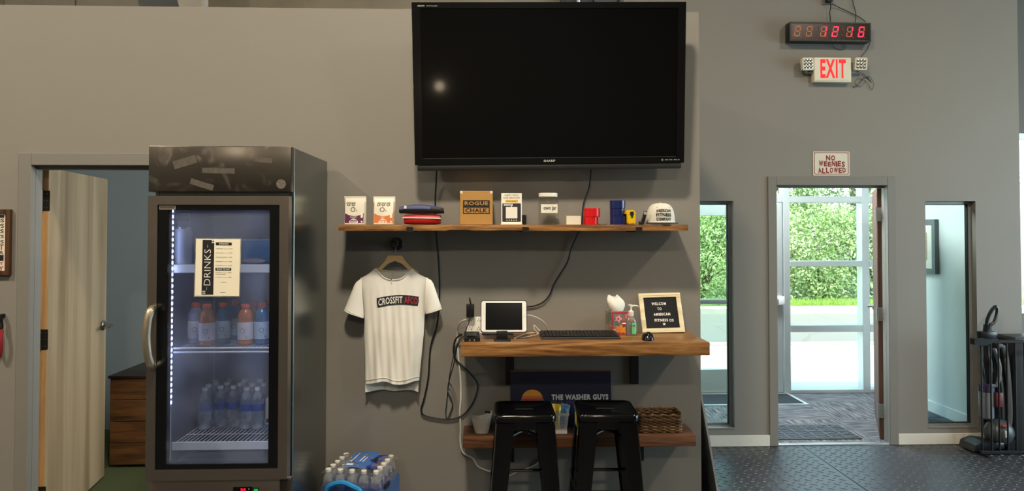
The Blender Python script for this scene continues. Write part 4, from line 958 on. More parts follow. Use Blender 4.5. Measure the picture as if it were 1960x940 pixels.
ry = 3.47; x0, x1 = XU(889, ry, 650), XU(919, ry, 650)
cr = thing('card_reader', 'small black card reader dock on the counter corner beside the tablet', 'card reader', ((x0 + x1) / 2, ry, DZ))
RM = Matrix.Translation(((x0 + x1) / 2, ry, DZ)) @ Matrix.Rotation(.06, 4, 'Z'); w2 = (x1 - x0) / 2
B().prism([(0, 0), (.115, 0), (.115, .034), (0, .020)], w2 * 2, Matrix.Translation((-w2, 0, 0)), 'yz').obj('dock', BLACKP, cr, 0, mtx=RM)
B().box(-w2 + .012, w2 - .016, .02, .10, .0245, .0255, mtx=Matrix.Rotation(math.radians(7), 4, 'X')).obj('glass_top', M('dark_grey_glass', '#3a3c3d', .25), cr, 0, mtx=RM)
for q in (-.012, .010): B().cyl((q, -.001, .008), (q, .001, .008), .0035, n=8).obj('port_light', M('grey_port', '#8f9294', .4), cr, mtx=RM)

# cables on and below the counter
WC = M('white_cable', '#d9d5c9', .45)
cable('adapter_cable', 'thin black cable hanging in a loop from the card reader', [(893, 645, 3.46), (882, 652, 3.44), (874, 668, 3.46), (868, 700, 3.7), (860, 728), (857, 748), (864, 765), (866, 778), (860, 795), (856, 803, 3.812)], .003)
cable('adapter_cable', 'thin black cable beside the loop, hanging straighter from the card reader', [(893, 642, 3.48), (880, 650, 3.45), (871, 672, 3.5), (863, 705, 3.72), (858, 740), (855, 770), (853, 790), (855, 800, 3.805)], .0025)
cable('reader_lead', 'short black lead from the power adapter to the card reader', [(899, 578, 3.735), (899, 570, 3.735), (903, 590, 3.70), (899, 612, 3.69), (892, 632, 3.6), (889, 643, 3.54)], .0025)
cable('power_lead', 'white power cord running from the surge protector down past the low shelf', [(896, 611, 3.745), (886, 614, 3.76), (878, 622, 3.79), (875.5, 640), (877, 680), (881, 720), (882, 760), (880, 788), (881, 808), (881.5, 825), (881, 845), (886, 866), (905, 878), (915, 893), (935, 902), (958, 908), (972, 911), (990, 903), (1010, 896), (1026, 888), (1040, 874)], .0048, WC, 3.8235)
cable('charging_cable', 'white charging cable curving from the tablet to behind the keyboard', [(1009, 603.5, 3.56), (1016, 604, 3.56), (1030, 609, 3.6), (1042, 618, 3.64), (1047, 628, 3.66), (1049, 638, 3.69), (1051, 640.5, 3.69)], .0026, WC)
q_ = lambda u, v: (u, v, .549 * F / (v - 440))
cable('loose_charging_cable', 'loose white cable coiled on the counter between tablet and keyboard', [q_(981, 642), q_(1000, 646), q_(1018, 643), q_(1030, 639), (1023, 630, 3.70), (1022, 623, 3.70), (1025, 625, 3.70), (1032, 632, 3.70), q_(1040, 640), q_(1020, 637), q_(1000, 641), q_(985, 648)], .0024, WC)
cable('long_white_lead', 'white lead lying along the wall edge of the counter', [q_(1049, 637), q_(1075, 636), q_(1110, 636), q_(1150, 636)], .0024, WC)

# keyboard
ky0, ky1 = 3.525, 3.675; kx0, kx1 = XU(1036, ky0, 650), XU(1188, ky0, 650)
kb = thing('keyboard', 'black computer keyboard lying on the counter', 'keyboard', ((kx0 + kx1) / 2, ky0, DZ))
B().prism([(ky0, DZ), (ky1, DZ), (ky1, DZ + .022), (ky0 + .004, DZ + .010), (ky0, DZ + .006)], kx1 - kx0, Matrix.Translation((kx0, 0, 0)), 'yz').obj('case', M('charcoal_keyboard_case', '#2a2927', .5), kb, 0)
for rI in range(6):
    b = B(); y = ky0 + .014 + rI * .0222; z = DZ + .0105 + .012 * (y - ky0) / (ky1 - ky0)
    x = kx0 + .006
    while x < kx1 - .018:
        wk = .11 if (rI == 0 and abs(x - kx0 - .10) < .012) else .0155
        if x + wk > kx1 - .004: break
        b.box(x, x + wk, y, y + .0175, z, z + .006, .0012, 1); x += wk + .003
    o = b.obj('key_row', M('black_keycap', '#191817', .45), kb, 0); o['kind'] = 'stuff'
# mouse
mx_ = XU(1240, 3.51, 648); ms = thing('computer_mouse', 'black wireless mouse in front of the letter board', 'mouse', (mx_, 3.51, DZ)); MM = Matrix.Translation((mx_, 3.51, DZ)) @ Matrix.Rotation(-.15, 4, 'Z')
b = B(); rings = []
for k in range(9):
    t = k / 8; z = .034 * math.sin(t * math.pi / 2); s_ = math.cos(t * math.pi / 2) ** .5 if k < 8 else .05
    rings.append([V(.031 * s_ * math.copysign(abs(math.cos(q)) ** .75, math.cos(q)), .052 * s_ * math.copysign(abs(math.sin(q)) ** .8, math.sin(q)) + .006 * t, .002 + z) for q in [2 * math.pi * i / 24 for i in range(24)]])
b.ring_loft(rings).obj('shell', M('gloss_mouse_black', '#0d0d0e', .2), ms, 60, mtx=MM)
B().box(-.0035, .0035, -.038, -.018, .022, .031, .003).obj('scroll_wheel', M('grey_port', '#8f9294'), ms, mtx=MM)
B().lathe([(0, 0), (.030, 0), (.030, .003), (0, .003)], (0, 0, 0), 16).obj('base', BLACKP, ms, mtx=MM @ Matrix.Scale(1.6, 4, (0, 1, 0)))

# tissue box
bx = XU(1189, 3.70, 640); w2 = .056; hB = .118
TBm = Matrix.Translation((bx - .005, 3.745, DZ)) @ Matrix.Rotation(math.radians(9), 4, 'Z')
tz = thing('tissue_box', 'pink and orange floral tissue box with a tissue pulled up', 'tissue box', (bx, 3.745, DZ))
def floral():
    m, t, b, N, L = base('floral_carton'); v = N('ShaderNodeTexVoronoi'); v.inputs['Scale'].default_value = 26; L(mapping(t, (1, 1, 1)), v.inputs['Vector'])
    r = N('ShaderNodeValToRGB'); r.color_ramp.interpolation = 'CONSTANT'; e = r.color_ramp.elements
    e[0].position = 0; e[0].color = lin('#7b6f5e'); e[1].position = .35; e[1].color = lin('#8e7f6a')
    for p_, c_ in ((.5, '#c98a77'), (.62, '#5f7168'), (.75, '#a06a45'), (.88, '#826f5b')): k = e.new(p_); k.color = lin(c_)
    sp_ = N('ShaderNodeSeparateColor'); L(v.outputs['Color'], sp_.inputs[0]); L(sp_.outputs[0], r.inputs[0]); L(r.outputs[0], b.inputs['Base Color']); b.inputs['Roughness'].default_value = .55; return m
B().box(-w2, w2, -w2, w2, 0, hB, .002, 1).obj('carton', floral(), tz, mtx=TBm)
MAG = M('magenta_border', '#b01f45', .5)
B().frame(-w2, w2, 0, hB, .007, -w2 - .0008, -w2).obj('border', MAG, tz, 0, mtx=TBm)
fl_ = [('#e79aa6', -.022, .082, .017), ('#d96f86', .028, .095, .013), ('#e8821f', -.012, .028, .021), ('#e98f2a', .012, .022, .016), ('#4e7b74', -.035, .062, .011), ('#e6a2ab', -.044, .02, .01), ('#d46a22', .03, .03, .014)]
for k, (c_, x, z, r_) in enumerate(fl_):
    pts = [(x + r_ * (1 + .22 * math.cos(5 * q)) * math.cos(q), z + r_ * (1 + .22 * math.cos(5 * q)) * math.sin(q)) for q in [2 * math.pi * i / 30 for i in range(30)]]
    o = flat(pts, -w2 - .0012 - k * .0001, M('petal_%d' % k, c_, .55), 'flower_print', tz, TBm)
    if k in (0, 1): flat(disc(r_ * .28, 10, x, z), -w2 - .0022, MAG, 'flower_centre', o, TBm)
sw = flat([(.000, .046), (.05, .042), (.05, .066), (.0, .070)], -w2 - .0021, MAG, 'label_band', tz, TBm)
flat([(-.004, .056), (.05, .052), (.05, .059), (.004, .062)], -w2 - .0027, WINK, 'white_swash', sw, TBm)
b = B(); rings = []; rr = random.Random(9)
for k in range(7):
    t = k / 6; s_ = (.35 + .65 * math.sin(math.pi * min(.9, .12 + t * .78))) * .048; ring = []
    for i in range(16):
        q = 2 * math.pi * i / 16; wv_ = 1 + .22 * math.sin(3 * q + k * .7) * t
        ring.append(V(-.022 * t + s_ * wv_ * math.cos(q) - .006, s_ * .45 * wv_ * math.sin(q), hB - .006 + .082 * t + (.012 * math.sin(2 * q + 1) * t)))
    rings.append(ring)
b.ring_loft(rings).obj('tissue', M('white_tissue', '#f0ede4', .9, var=.01, bump=.2, bs=40), tz, 40, mtx=TBm)

# hand sanitizer
sx = XU(1208, 3.64, 640); sn = thing('sanitizer_bottle', 'clear pump bottle of hand sanitizer with green label', 'bottle', (sx, 3.64, DZ)); zt = ZV(605, 3.64, 1208) - DZ
def oval(z, a, c, n=20): return [V(sx + a * math.cos(2 * math.pi * i / n), 3.64 + c * math.sin(2 * math.pi * i / n), DZ + z) for i in range(n)]
B().ring_loft([oval(0, .024, .015), oval(.004, .027, .018), oval(zt * .72, .027, .018), oval(zt * .88, .022, .016), oval(zt * .97, .012, .012), oval(zt, .010, .010)]).obj('bottle_body', M('clear_gel', '#dfeee6', .12, trans=.85, var=.01), sn, 50)
B().ring_loft([oval(.012, .0275, .0186), oval(zt * .68, .0275, .0186)], False).obj('green_label', M('green_label', '#63c583', .4), sn, 50).data
for f in list(bpy.data.objects['green_label'].data.polygons): pass
lb = bpy.data.objects['green_label']; bm_ = bmesh.new(); bm_.from_mesh(lb.data)
bmesh.ops.delete(bm_, geom=[f for f in bm_.faces if f.calc_center_median().x < sx + .004], context='FACES'); bm_.to_mesh(lb.data); bm_.free()
B().box(sx + .004, sx + .018, 3.6195, 3.6205, DZ + zt * .50, DZ + zt * .56).obj('red_label_mark', M('red_print', '#a5303a'), sn, 0)
pz = DZ + zt
B().lathe([(0, 0), (.0125, 0), (.0135, .003), (.0135, .024), (.010, .028), (.005, .029), (.005, .045), (.0085, .047), (.0085, .058), (0, .058)], (sx, 3.64, pz), 18).obj('pump', WHITEP, sn)
B().tube([V(sx + .004, 3.64, pz + .053), V(sx + .03, 3.64, pz + .053), V(sx + .038, 3.64, pz + .048)], [.0055, .0045, .004], 8).obj('spout', WHITEP, sn)
B().box(sx - .016, sx + .006, 3.632, 3.648, pz + .055, pz + .060, .002).obj('press_top', WHITEP, sn)

# letter board
Lc = P(1269.5, 637.5, 3.735); LBM = Matrix.Translation((Lc.x, 3.722, DZ + .004)) @ Matrix.Rotation(math.radians(-1.3), 4, 'Y') @ Matrix.Rotation(math.radians(-23), 4, 'X') 
wL = .114; hL = .219
lbd = thing('letter_board', 'wood framed black felt letter board with white letters', 'letter board', (Lc.x, 3.722, DZ))
B().frame(-wL, wL, 0, hL, .0235, -.004, .014).obj('frame', wood('whitewashed_wood', ('#c8b98f', '#ded2ad', '#ebe2c6'), 'x', .6, 1, False), lbd, 0, mtx=LBM)
b = B().frame(-wL + .010, wL - .010, .010, hL - .010, .003, -.0055, -.003); b.obj('frame_bead', wood('whitewashed_wood', ()), lbd, 0, mtx=LBM)
b = B().box(-wL + .02, wL - .02, .004, .012, .02, hL - .02)
i = .024
while i < hL - .024: b.box(-wL + .0235, wL - .0235, .0028, .0042, i, i + .0018); i += .0042
b.obj('felt', M('black_felt', '#26272a', .95), lbd, 0, mtx=LBM)
for s, wd, x, z in (('WELCOM', .078, -.008, .160), ('TO', .023, -.008, .131), ('AMERICAN', .090, .002, .101), ('FITNESS', .072, -.005, .068), ('CO', .024, .050, .066)):
    text_bm(s, wd, .0155, x, z, .0012, .03, sp=1.2).obj('letters', WINK, lbd, 0, mtx=LBM)
st_ = [(.008 + (.009 if i % 2 == 0 else .0038) * math.sin(2 * math.pi * i / 10), .046 + (.009 if i % 2 == 0 else .0038) * math.cos(2 * math.pi * i / 10)) for i in range(10)]
B().prism(st_, .001, fit(.0012)).obj('star', WINK, lbd, 0, mtx=LBM)

# low shelf contents -----------------------------------------------------------------
a, c = P(977, 712, 3.80), P(1170, 712, 3.80); bz = a.z - LZ; bx0, bx1 = a.x, c.x
LM = Matrix.Translation(((bx0 + bx1) / 2, 3.785, LZ)) @ Matrix.Rotation(math.radians(-5), 4, 'X'); hwS = (bx1 - bx0) / 2; hS = bz / math.cos(math.radians(5)) 
sg = thing('sponsor_board', 'navy sponsor board with a sunset emblem standing on the low shelf', 'sign', ((bx0 + bx1) / 2, 3.785, LZ))
B().box(-hwS, hwS, 0, .008, 0, hS, .001, 1).obj('board', M('deep_navy_board', '#0f1030', .45, var=.02), sg, mtx=LM)
B().box(-hwS, hwS, -.001, .009, hS - .001, hS + .005).obj('copper_edge', M('copper_edge', '#8a5238', .5), sg, 0, mtx=LM)
fx = lambda u: (XU(u, 3.79, 765) - (bx0 + bx1) / 2); fz = lambda v: ZV(v, 3.79, 1070) - LZ
cx_, cz_, R_ = fx(1019), fz(765), .058; em = None
cols = ('#d8902b', '#d2752d', '#c75a38', '#b5404a', '#8f2d50'); bands = [(0.34, 1.0), (.19, .31), (.05, .16), (-.09, .02), (-.26, -.12)]
for k, (lo, hi) in enumerate(bands):
    N_ = 14; L_, Rr = [], []
    for i in range(N_ + 1):
        z = lo + (hi - lo) * i / N_; wq = math.sqrt(max(0, 1 - z * z)); L_.append((cx_ - R_ * wq, cz_ + R_ * z * .92)); Rr.append((cx_ + R_ * wq, cz_ + R_ * z * .92))
    flat(Rr + L_[::-1][1 if hi >= 1 else 0:], -.0006, M('sunset_%d' % k, cols[k], .5), 'sun_band', sg, LM)
TEAL = M('teal_print', '#3d7f94', .5)
for s in (-1, 1):
    flat([(cx_ + s * (R_ * .78), cz_ - .018), (cx_ + s * (R_ * 1.22), cz_ - .018), (cx_ + s * (R_ * 1.12), cz_ - .004), (cx_ + s * R_ * .95, cz_ + .004), (cx_ + s * R_ * .86, cz_ - .006)][::s], -.0009, TEAL, 'palm_print', sg, LM)
rb_ = B()
for i in range(17):
    q = math.radians(-5 + i * 190 / 16); rb_.prism([(cx_ + R_ * r_ * math.cos(q + o_), cz_ + R_ * .92 * r_ * math.sin(q + o_)) for r_, o_ in ((1.12, -.012), (1.4, -.004), (1.4, .004), (1.12, .012))], .0003, fit(-.0005))
o = rb_.obj('sun_rays', M('dull_indigo_print', '#2b2f66', .5), sg, 0, mtx=LM); o['kind'] = 'stuff'
text_bm('SUMMER', .115, .020, cx_, fz(769.5), -.0009, .02).obj('lettering', M('coral_print', '#c2405c', .5), sg, 0, mtx=LM)
text_bm('THE WASHER GUYS', fx(1165) - fx(1056), .030, (fx(1165) + fx(1056)) / 2, fz(761), -.0008, .045, sp=1.12).obj('lettering', M('pale_grey_print', '#cfd0d2', .5), sg, 0, mtx=LM)
text_bm('THE WASHER GUYS', fx(1165) - fx(1056), .018, (fx(1165) + fx(1056)) / 2, fz(771), -.0012, .02).obj('lettering', M('dull_indigo_print2', '#3d4a86', .5), sg, 0, mtx=LM)

# small white bin
bc = P(922, 826, 3.69); bn_ = thing('white_bin', 'small white plastic bin with slanted rim on the low shelf', 'bin', (bc.x, 3.70, LZ)); b = B(); O, I = [], []
for k in range(8):
    t = k / 7; r_ = .036 + .020 * t; ring, ring2 = [], []
    for i in range(28):
        q = 2 * math.pi * i / 28; z = LZ + t * (.088 + .014 * math.cos(q) + .012 * math.cos(2 * q) * t)
        ring.append(V(bc.x + r_ * math.cos(q), 3.70 + r_ * .85 * math.sin(q), z)); ring2.append(V(bc.x + (r_ - .003) * math.cos(q), 3.70 + (r_ - .003) * .85 * math.sin(q), max(LZ + .004, z)))
    O.append(ring); I.append(ring2)
b.ring_loft(O + I[::-1], caps=True).obj('bucket', M('matte_white_plastic', '#cfc9bd', .5), bn_, 50)
b = B().prism(rrect(-.016, .016, -.006, .006, .0055), .004, Matrix.Translation((bc.x + .030, 3.70 - .047 + .002, LZ + .086)) @ Matrix.Rotation(.6, 4, 'Z'))
b.bm.free()
hp_ = [V(bc.x + .0555 * math.cos(q) , 3.70 + .0555 * .85 * math.sin(q), LZ + .093 + .003 * math.cos(q)) for q in [math.radians(a_) for a_ in range(20, 71, 10)]]
B().tube([p - V((p.x - bc.x) * .055, (p.y - 3.70) * .055, 0) for p in hp_], .006, 8).obj('handle_slot', M('dark_slot', '#2a2725', .8), bn_)

# perforated basket
Yk = 3.645; x0, x1 = XU(1009, Yk, 810), XU(1088, Yk, 810); zt = ZV(794, Yk, 1080); y1k = 3.785
pk = thing('plastic_basket', 'white perforated plastic basket between the stools on the low shelf', 'basket', ((x0 + x1) / 2, 3.71, LZ))
WB = M('white_basket_plastic', '#d8d9d8', .45); b = B(); tap = .010
def slat(p, q, r_=.0016): b.tube([p, q], r_, 4)
for i in range(26):
    t = i / 25; xa = x0 + tap + (x1 - x0 - 2 * tap) * t; xb_ = x0 + (x1 - x0) * t
    for ya_, yb_ in ((Yk + tap, Yk), (y1k - tap, y1k)): slat((xa, ya_, LZ + .003), (xb_, yb_, zt))
for i in range(14):
    t = i / 13; ya_ = Yk + tap + (y1k - Yk - 2 * tap) * t; yb_ = Yk + (y1k - Yk) * t
    for xa, xb_ in ((x0 + tap, x0), (x1 - tap, x1)): slat((xa, ya_, LZ + .003), (xb_, yb_, zt))
for k in range(9):
    t = k / 9; q = tap * (1 - t); z = LZ + .003 + (zt - LZ - .003) * t
    pts = [V(x0 + q, Yk + q, z), V(x1 - q, Yk + q, z), V(x1 - q, y1k - q, z), V(x0 + q, y1k - q, z)]
    for i in range(4): slat(pts[i], pts[(i + 1) % 4])
o = b.obj('lattice', WB, pk, 0); o['kind'] = 'stuff'
B().box(x0 + tap, x1 - tap, Yk + tap, y1k - tap, LZ, LZ + .003).obj('floor_plate', WB, pk, 0)
B().frame(x0 - .004, x1 + .004, Yk - .004, y1k + .004, .009, zt - .004, zt + .006).obj('rim', WB, pk, 0, mtx=Matrix(((1, 0, 0, 0), (0, 0, 1, 0), (0, 1, 0, 0), (0, 0, 0, 1))))
B().frame(x0 + .006, x1 - .006, Yk + .006, y1k - .006, .008, LZ + .001, LZ + .02).obj('skirt', WB, pk, 0, mtx=Matrix(((1, 0, 0, 0), (0, 0, 1, 0), (0, 1, 0, 0), (0, 0, 0, 1))))
def packet(name, label, loc, rot, sx_, sy_, sz_, mat, mat2):
    r = thing(name, label, 'packet', loc); m_ = Matrix.Translation(loc) @ Euler(rot).to_matrix().to_4x4(); b = B(); rings = []
    for k in range(7):
        t = k / 6; d = sy_ * max(.06, math.sin(math.pi * t)); rings.append([V(-sx_, 0, sz_ * t), V(-sx_ * .6, -d, sz_ * t), V(sx_ * .6, -d, sz_ * t), V(sx_, 0, sz_ * t), V(sx_ * .6, d, sz_ * t), V(-sx_ * .6, d, sz_ * t)])
    b.ring_loft(rings).obj('wrapper', mat, r, 50, mtx=m_); B().box(-sx_, sx_, -.001, .001, sz_ * .97, sz_ * 1.05).obj('crimp', mat2, r, 0, mtx=m_)
xr = x1 - .045
packet('snack_packet', 'yellow snack packet poking out of the white basket', (xr - .022, 3.70, LZ + .004), (-.25, .1, .1), .028, .012, .138, M('yellow_foil', '#c9a51e', .3, .2), M('dark_foil', '#2a2a2e', .3))
packet('snack_packet', 'blue snack packet poking out of the white basket', (xr + .012, 3.735, LZ + .004), (-.1, .25, .1), .026, .010, .125, M('blue_foil', '#4a7fae', .3, .2), M('silver_foil', '#b9c2c9', .3, .6))

# wicker basket
Yk = 3.645; x0, x1 = XU(1224, Yk, 820), XU(1306, Yk, 820); zt = ZV(796, Yk, 1265); y1k = 3.80; hW = zt - LZ
wk = thing('wicker_basket', 'brown woven wicker basket on the low shelf beside the stool', 'basket', ((x0 + x1) / 2, 3.72, LZ))
WK = M('dark_wicker', '#54381f', .6, var=.35, vs=40); WK2 = M('light_wicker', '#7c5c39', .6, var=.3, vs=40)
def perim(off, zz_, n):
    pts = rrect(x0 + .004 - off, x1 - .004 + off, Yk + .004 - off, y1k - .004 + off, .012, 3); out = []
    tot = 0; seg = []
    for i in range(len(pts)):
        a_, c_ = Vector(pts[i]), Vector(pts[(i + 1) % len(pts)]); seg.append((a_, c_, (c_ - a_).length)); tot += (c_ - a_).length
    for k in range(n):
        d_ = tot * k / n
        for a_, c_, l_ in seg:
            if d_ <= l_: p = a_ + (c_ - a_) * (d_ / l_ if l_ else 0); nrm = Vector((c_.y - a_.y, -(c_.x - a_.x))).normalized() if l_ else Vector((0, 0)); out.append((p, nrm)); break
            d_ -= l_
    return out
NP = 120; rr = random.Random(2)
for k in range(12):
    z = LZ + .005 + (hW - .012) * k / 11; pts = []
    for i, (p, nrm) in enumerate(perim(.004 * (k / 11), z, NP)):
        ph = (i // 1 + 0) ; wv_ = .0038 * math.sin(2 * math.pi * i / 8 + (math.pi if k % 2 else 0)); pts.append(V(p.x + nrm.x * wv_, p.y + nrm.y * wv_, z + rr.uniform(-.0012, .0012)))
    B().tube(pts, .0046, 5, closed=True).obj('weave_strand', WK if rr.random() < .65 else WK2, wk, 60)
for i, (p, nrm) in enumerate(perim(0, 0, 30)):
    B().tube([V(p.x, p.y, LZ), V(p.x + nrm.x * .003, p.y + nrm.y * .003, zt)], .0028, 5).obj('stake', WK2, wk)
rim = []
for i, (p, nrm) in enumerate(perim(.006, 0, 160)): q = i * .55; rim.append(V(p.x + nrm.x * .0035 * math.cos(q), p.y + nrm.y * .0035 * math.cos(q), zt + .002 + .0035 * math.sin(q)))
B().tube(rim, .0055, 6, closed=True).obj('braided_rim', WK2, wk)
B().box(x0 + .006, x1 - .006, Yk + .006, y1k - .006, LZ, LZ + .005).obj('floor_weave', WK, wk, 0)

# stools ---------------------------------------------------------------------------------
LAC = M('gloss_black_lacquer', '#060607', .13, var=.02, spec=.5)
def make_stool(label):
    r = proto('bar_stool', label, 'stool', 'black metal stools at the counter'); SH, s = .800, .145
    def sq(h_, z, rr_, n=5): return [V(a_, c_, z) for a_, c_ in rrect(-h_, h_, -h_, h_, rr_, n)]
    B().ring_loft([sq(s - .012, SH - .036, .03), sq(s, SH - .034, .035), sq(s + .002, SH - .020, .037), sq(s, SH - .006, .037), sq(s - .004, SH - .001, .036), sq(s - .010, SH, .034), sq(s - .018, SH - .002, .03), sq(s - .026, SH - .006, .028), sq(.02, SH - .008, .012)]).obj('seat', LAC, r, 40)
    B().prism(rrect(-.045, .045, -.009, .009, .0085), .0006, Matrix.Translation((0, 0, SH - .0078)), 'xy').obj('hand_slot', M('slot_black', '#000000', .9), r, 0)
    B().ring_loft([sq(s - .014, SH - .075, .03), sq(s - .012, SH - .036, .03)], False).obj('apron', LAC, r, 40)
    for sx_ in (-1, 1):
        for sy_ in (-1, 1):
            # pressed corner leg: two flanges meeting on a rounded outer edge
            b = B(); rings = []
            for t in (0, .25, .5, .75, 1):
                z = (SH - .040) * (1 - t); o_ = (s - .006) + .055 * t; wl = .088 - .030 * t; k = .016
                ring = [(o_ - wl, o_), (o_ - k, o_), (o_ - k * .3, o_ - k * .3), (o_, o_ - k), (o_, o_ - wl), (o_ - .004, o_ - wl), (o_ - .004, o_ - k), (o_ - k * .3 - .004, o_ - k * .3 - .004), (o_ - k, o_ - .004), (o_ - wl, o_ - .004)]
                rings.append([V(sx_ * a_, sy_ * c_, z) for a_, c_ in ring])
            lg = b.ring_loft(rings).obj('leg', LAC, r, 40)
            B().box(sx_ * .178 - .014, sx_ * .178 + .014, sy_ * .178 - .014, sy_ * .178 + .014, 0, .012, .003, 1).obj('rubber_foot', BLACKP, lg)
    for (a_, c_) in (((-1, -1), (1, -1)), ((1, -1), (1, 1)), ((1, 1), (-1, 1)), ((-1, 1), (-1, -1))):
        z = .44; o_ = (s - .012) + 055e-3 * (1 - z / (SH - .04)); B().cyl((a_[0] * o_, a_[1] * o_, z), (c_[0] * o_, c_[1] * o_, z), .0085, n=8).obj('crossbar', LAC, r)
    for q in (1, -1): B().tube(spline([(-.135, -.135 * q, .66), (0, 0, .69), (.135, .135 * q, .66)], 5), .007, 6).obj('under_brace', LAC, r)
    return r
st1 = make_stool('black metal bar stool nearer the tablet, before the sunset emblem'); p = P(1006, 795, 3.30); st1.location = (p.x, 3.445, 0)
p2 = P(1168, 795, 3.30); st2 = dup(st1, (p2.x, 3.445, 0), math.radians(-2), 'black metal bar stool beside the wicker basket')
B().box(-.1515, -.1505, -.115, -.03, .735, .785).obj('warning_sticker', M('yellow_sticker', '#a89b22', .5), st2, 0)

# board leaning round the corner, with a cord on the floor
bt, bb_ = CX + .004, CX + .135; r = thing('leaning_board', 'thin grey board leaning against the wall end beside the sidelight', 'board', (CX + .07, 4.3, 0))
b = B().prism([(bt, .775), (bt + .012, .775), (bb_ + .012, 0), (bb_, 0)], .95, fit(3.87)); b.obj('panel', M('grey_board', '#6f6f6c', .6), r, 0)
B().prism([(bt + .001, .775), (bt + .011, .775), (bb_ + .011, 0), (bb_ + .001, 0)], .002, fit(3.867)).obj('edge_band', M('pale_edge_band', '#a9a8a2', .5), r, 0)
tag(B().tube(spline([(1.19, 3.55, .006), (1.24, 3.70, .006), (1.33, 3.80, .006), (1.40, 3.75, .006), (1.5, 3.5, .006), (1.5, 3.1, .006)]), .006, 7).obj('floor_cable', CABLE), 'black cord lying on the rubber floor below the leaning board', 'cord')

# ================================================================== DRINKS COOLER
FX0, FX1, FY, FB, FT = -1.480, -.867, 3.09, 3.79, 2.037
def brushed(name, col, rough, smudge=0, axis=(2, 2, 60)):
    if name in MATS: return MATS[name]
    m, t, b, N, L = base(name); c = lin(col)
    n = N('ShaderNodeTexNoise'); n.inputs['Scale'].default_value = 4; n.inputs['Detail'].default_value = 5; L(mapping(t, axis), n.inputs['Vector'])
    n2 = N('ShaderNodeTexNoise'); n2.inputs['Scale'].default_value = 9; n2.inputs['Detail'].default_value = 6; n2.inputs['Distortion'].default_value = 1.5; L(mapping(t, 1), n2.inputs['Vector'])
    r = N('ShaderNodeValToRGB'); e = r.color_ramp.elements; e[0].position = .54; e[0].color = (0, 0, 0, 1); e[1].position = .70; e[1].color = (1, 1, 1, 1); L(n2.outputs[0], r.inputs[0])
    mx = N('ShaderNodeMix'); mx.data_type = 'RGBA'; mx.inputs[6].default_value = c; mx.inputs[7].default_value = tuple(min(1, q * 1.5 + .03) for q in c[:3]) + (1,)
    mu = N('ShaderNodeMath'); mu.operation = 'MULTIPLY'; mu.inputs[1].default_value = smudge; L(r.outputs[0], mu.inputs[0]); L(mu.outputs[0], mx.inputs[0]); L(mx.outputs[2], b.inputs['Base Color'])
    b.inputs['Metallic'].default_value = .92
    ma = N('ShaderNodeMath'); ma.operation = 'MULTIPLY_ADD'; ma.inputs[1].default_value = .12; ma.inputs[2].default_value = rough - .06; L(n.outputs[0], ma.inputs[0])
    ad = N('ShaderNodeMath'); ad.operation = 'ADD'; L(ma.outputs[0], ad.inputs[0]); m3 = N('ShaderNodeMath'); m3.operation = 'MULTIPLY'; m3.inputs[1].default_value = .25 * smudge; L(r.outputs[0], m3.inputs[0]); L(m3.outputs[0], ad.inputs[1]); L(ad.outputs[0], b.inputs['Roughness'])
    bp = N('ShaderNodeBump'); bp.inputs['Strength'].default_value = .04; bp.inputs['Distance'].default_value = .002; L(n.outputs[0], bp.inputs['Height']); L(bp.outputs[0], b.inputs['Normal'])
    MATS[name] = m; return m
HEAD = brushed('smudged_stainless', '#645e57', .30, .8, (2, 2, 2)); SIDE = brushed('dark_stainless_side', '#6e7472', .22, .10, (60, 60, 2)); FRAME = brushed('satin_stainless', '#847b72', .36, .1, (60, 2, 2))
fr = thing('drinks_cooler', 'tall stainless glass door drinks cooler standing before the office doorway', 'cooler', ((FX0 + FX1) / 2, 3.45, 0))
zv = lambda v: ZV(v, FY, 420)
ZH = zv(367); ZD1 = zv(375); ZD0 = zv(919); ZL = zv(922)
YB = FY + .07
B().box(FX1 - .02, FX1, YB, FB, .09, FT, .003, 1).obj('side_panel', SIDE, fr)
B().box(FX0, FX0 + .02, YB, FB, .09, FT, .003, 1).obj('side_panel', SIDE, fr)
B().box(FX0 + .02, FX1 - .02, FB - .035, FB, .09, FT).obj('back_panel', SIDE, fr, 0)
B().box(FX0 + .02, FX1 - .02, YB, FB - .035, ZH - .02, FT - .003).obj('top_housing', SIDE, fr, 0)
B().box(FX0 + .02, FX1 - .02, YB, FB - .035, .09, ZL - .01).obj('machine_compartment', SIDE, fr, 0)
hd = B().box(FX0 - .002, FX1, FY + .008, YB, ZH, FT, .004).obj('header_panel', HEAD, fr)
for (u0, v0, u1, v1, a_) in ((330, 300, 375, 320, -.3), (386, 320, 448, 333, .02), (362, 346, 408, 360, .3), (486, 300, 520, 312, .1)):
    p0, p1 = P(u0, v0, FY), P(u1, v1, FY); cx = (p0.x + p1.x) / 2; cz = (p0.z + p1.z) / 2; w2, h2 = (p1.x - p0.x) / 2, (p0.z - p1.z) / 2 * .8
    B().box(-w2, w2, -.0004, 0, -h2, h2).obj('tape_residue', M('tape_residue', '#6d675f', .5, .7, var=.15, vs=60), hd, 0, mtx=Matrix.Translation((cx, FY + .0078, cz)) @ Matrix.Rotation(a_, 4, 'Y'))
p0 = P(537, 352, FY); B().prism(disc(.021, 20, p0.x, p0.z), .0005, fit(FY + .0074)).obj('sticker_residue', M('round_residue', '#7a7369', .5, .6, var=.3, vs=90), hd, 0)
B().box(FX0, FX1 - .0, FY + .03, YB, .10, ZL - .002, .003).obj('lower_panel', FRAME, fr)
B().box(FX1 - .045, FX1 + .001, FY + .026, YB, .10, ZL - .004, .003).obj('corner_post', M('dark_corner_post', '#3a3430', .4, .6), fr)
dsp = P(465, 937, FY + .03); ds = B().box(dsp.x - .042, dsp.x + .042, FY + .026, FY + .031, dsp.z - .02, dsp.z + .011, .002, 1).obj('temperature_display', BLACKG, fr)
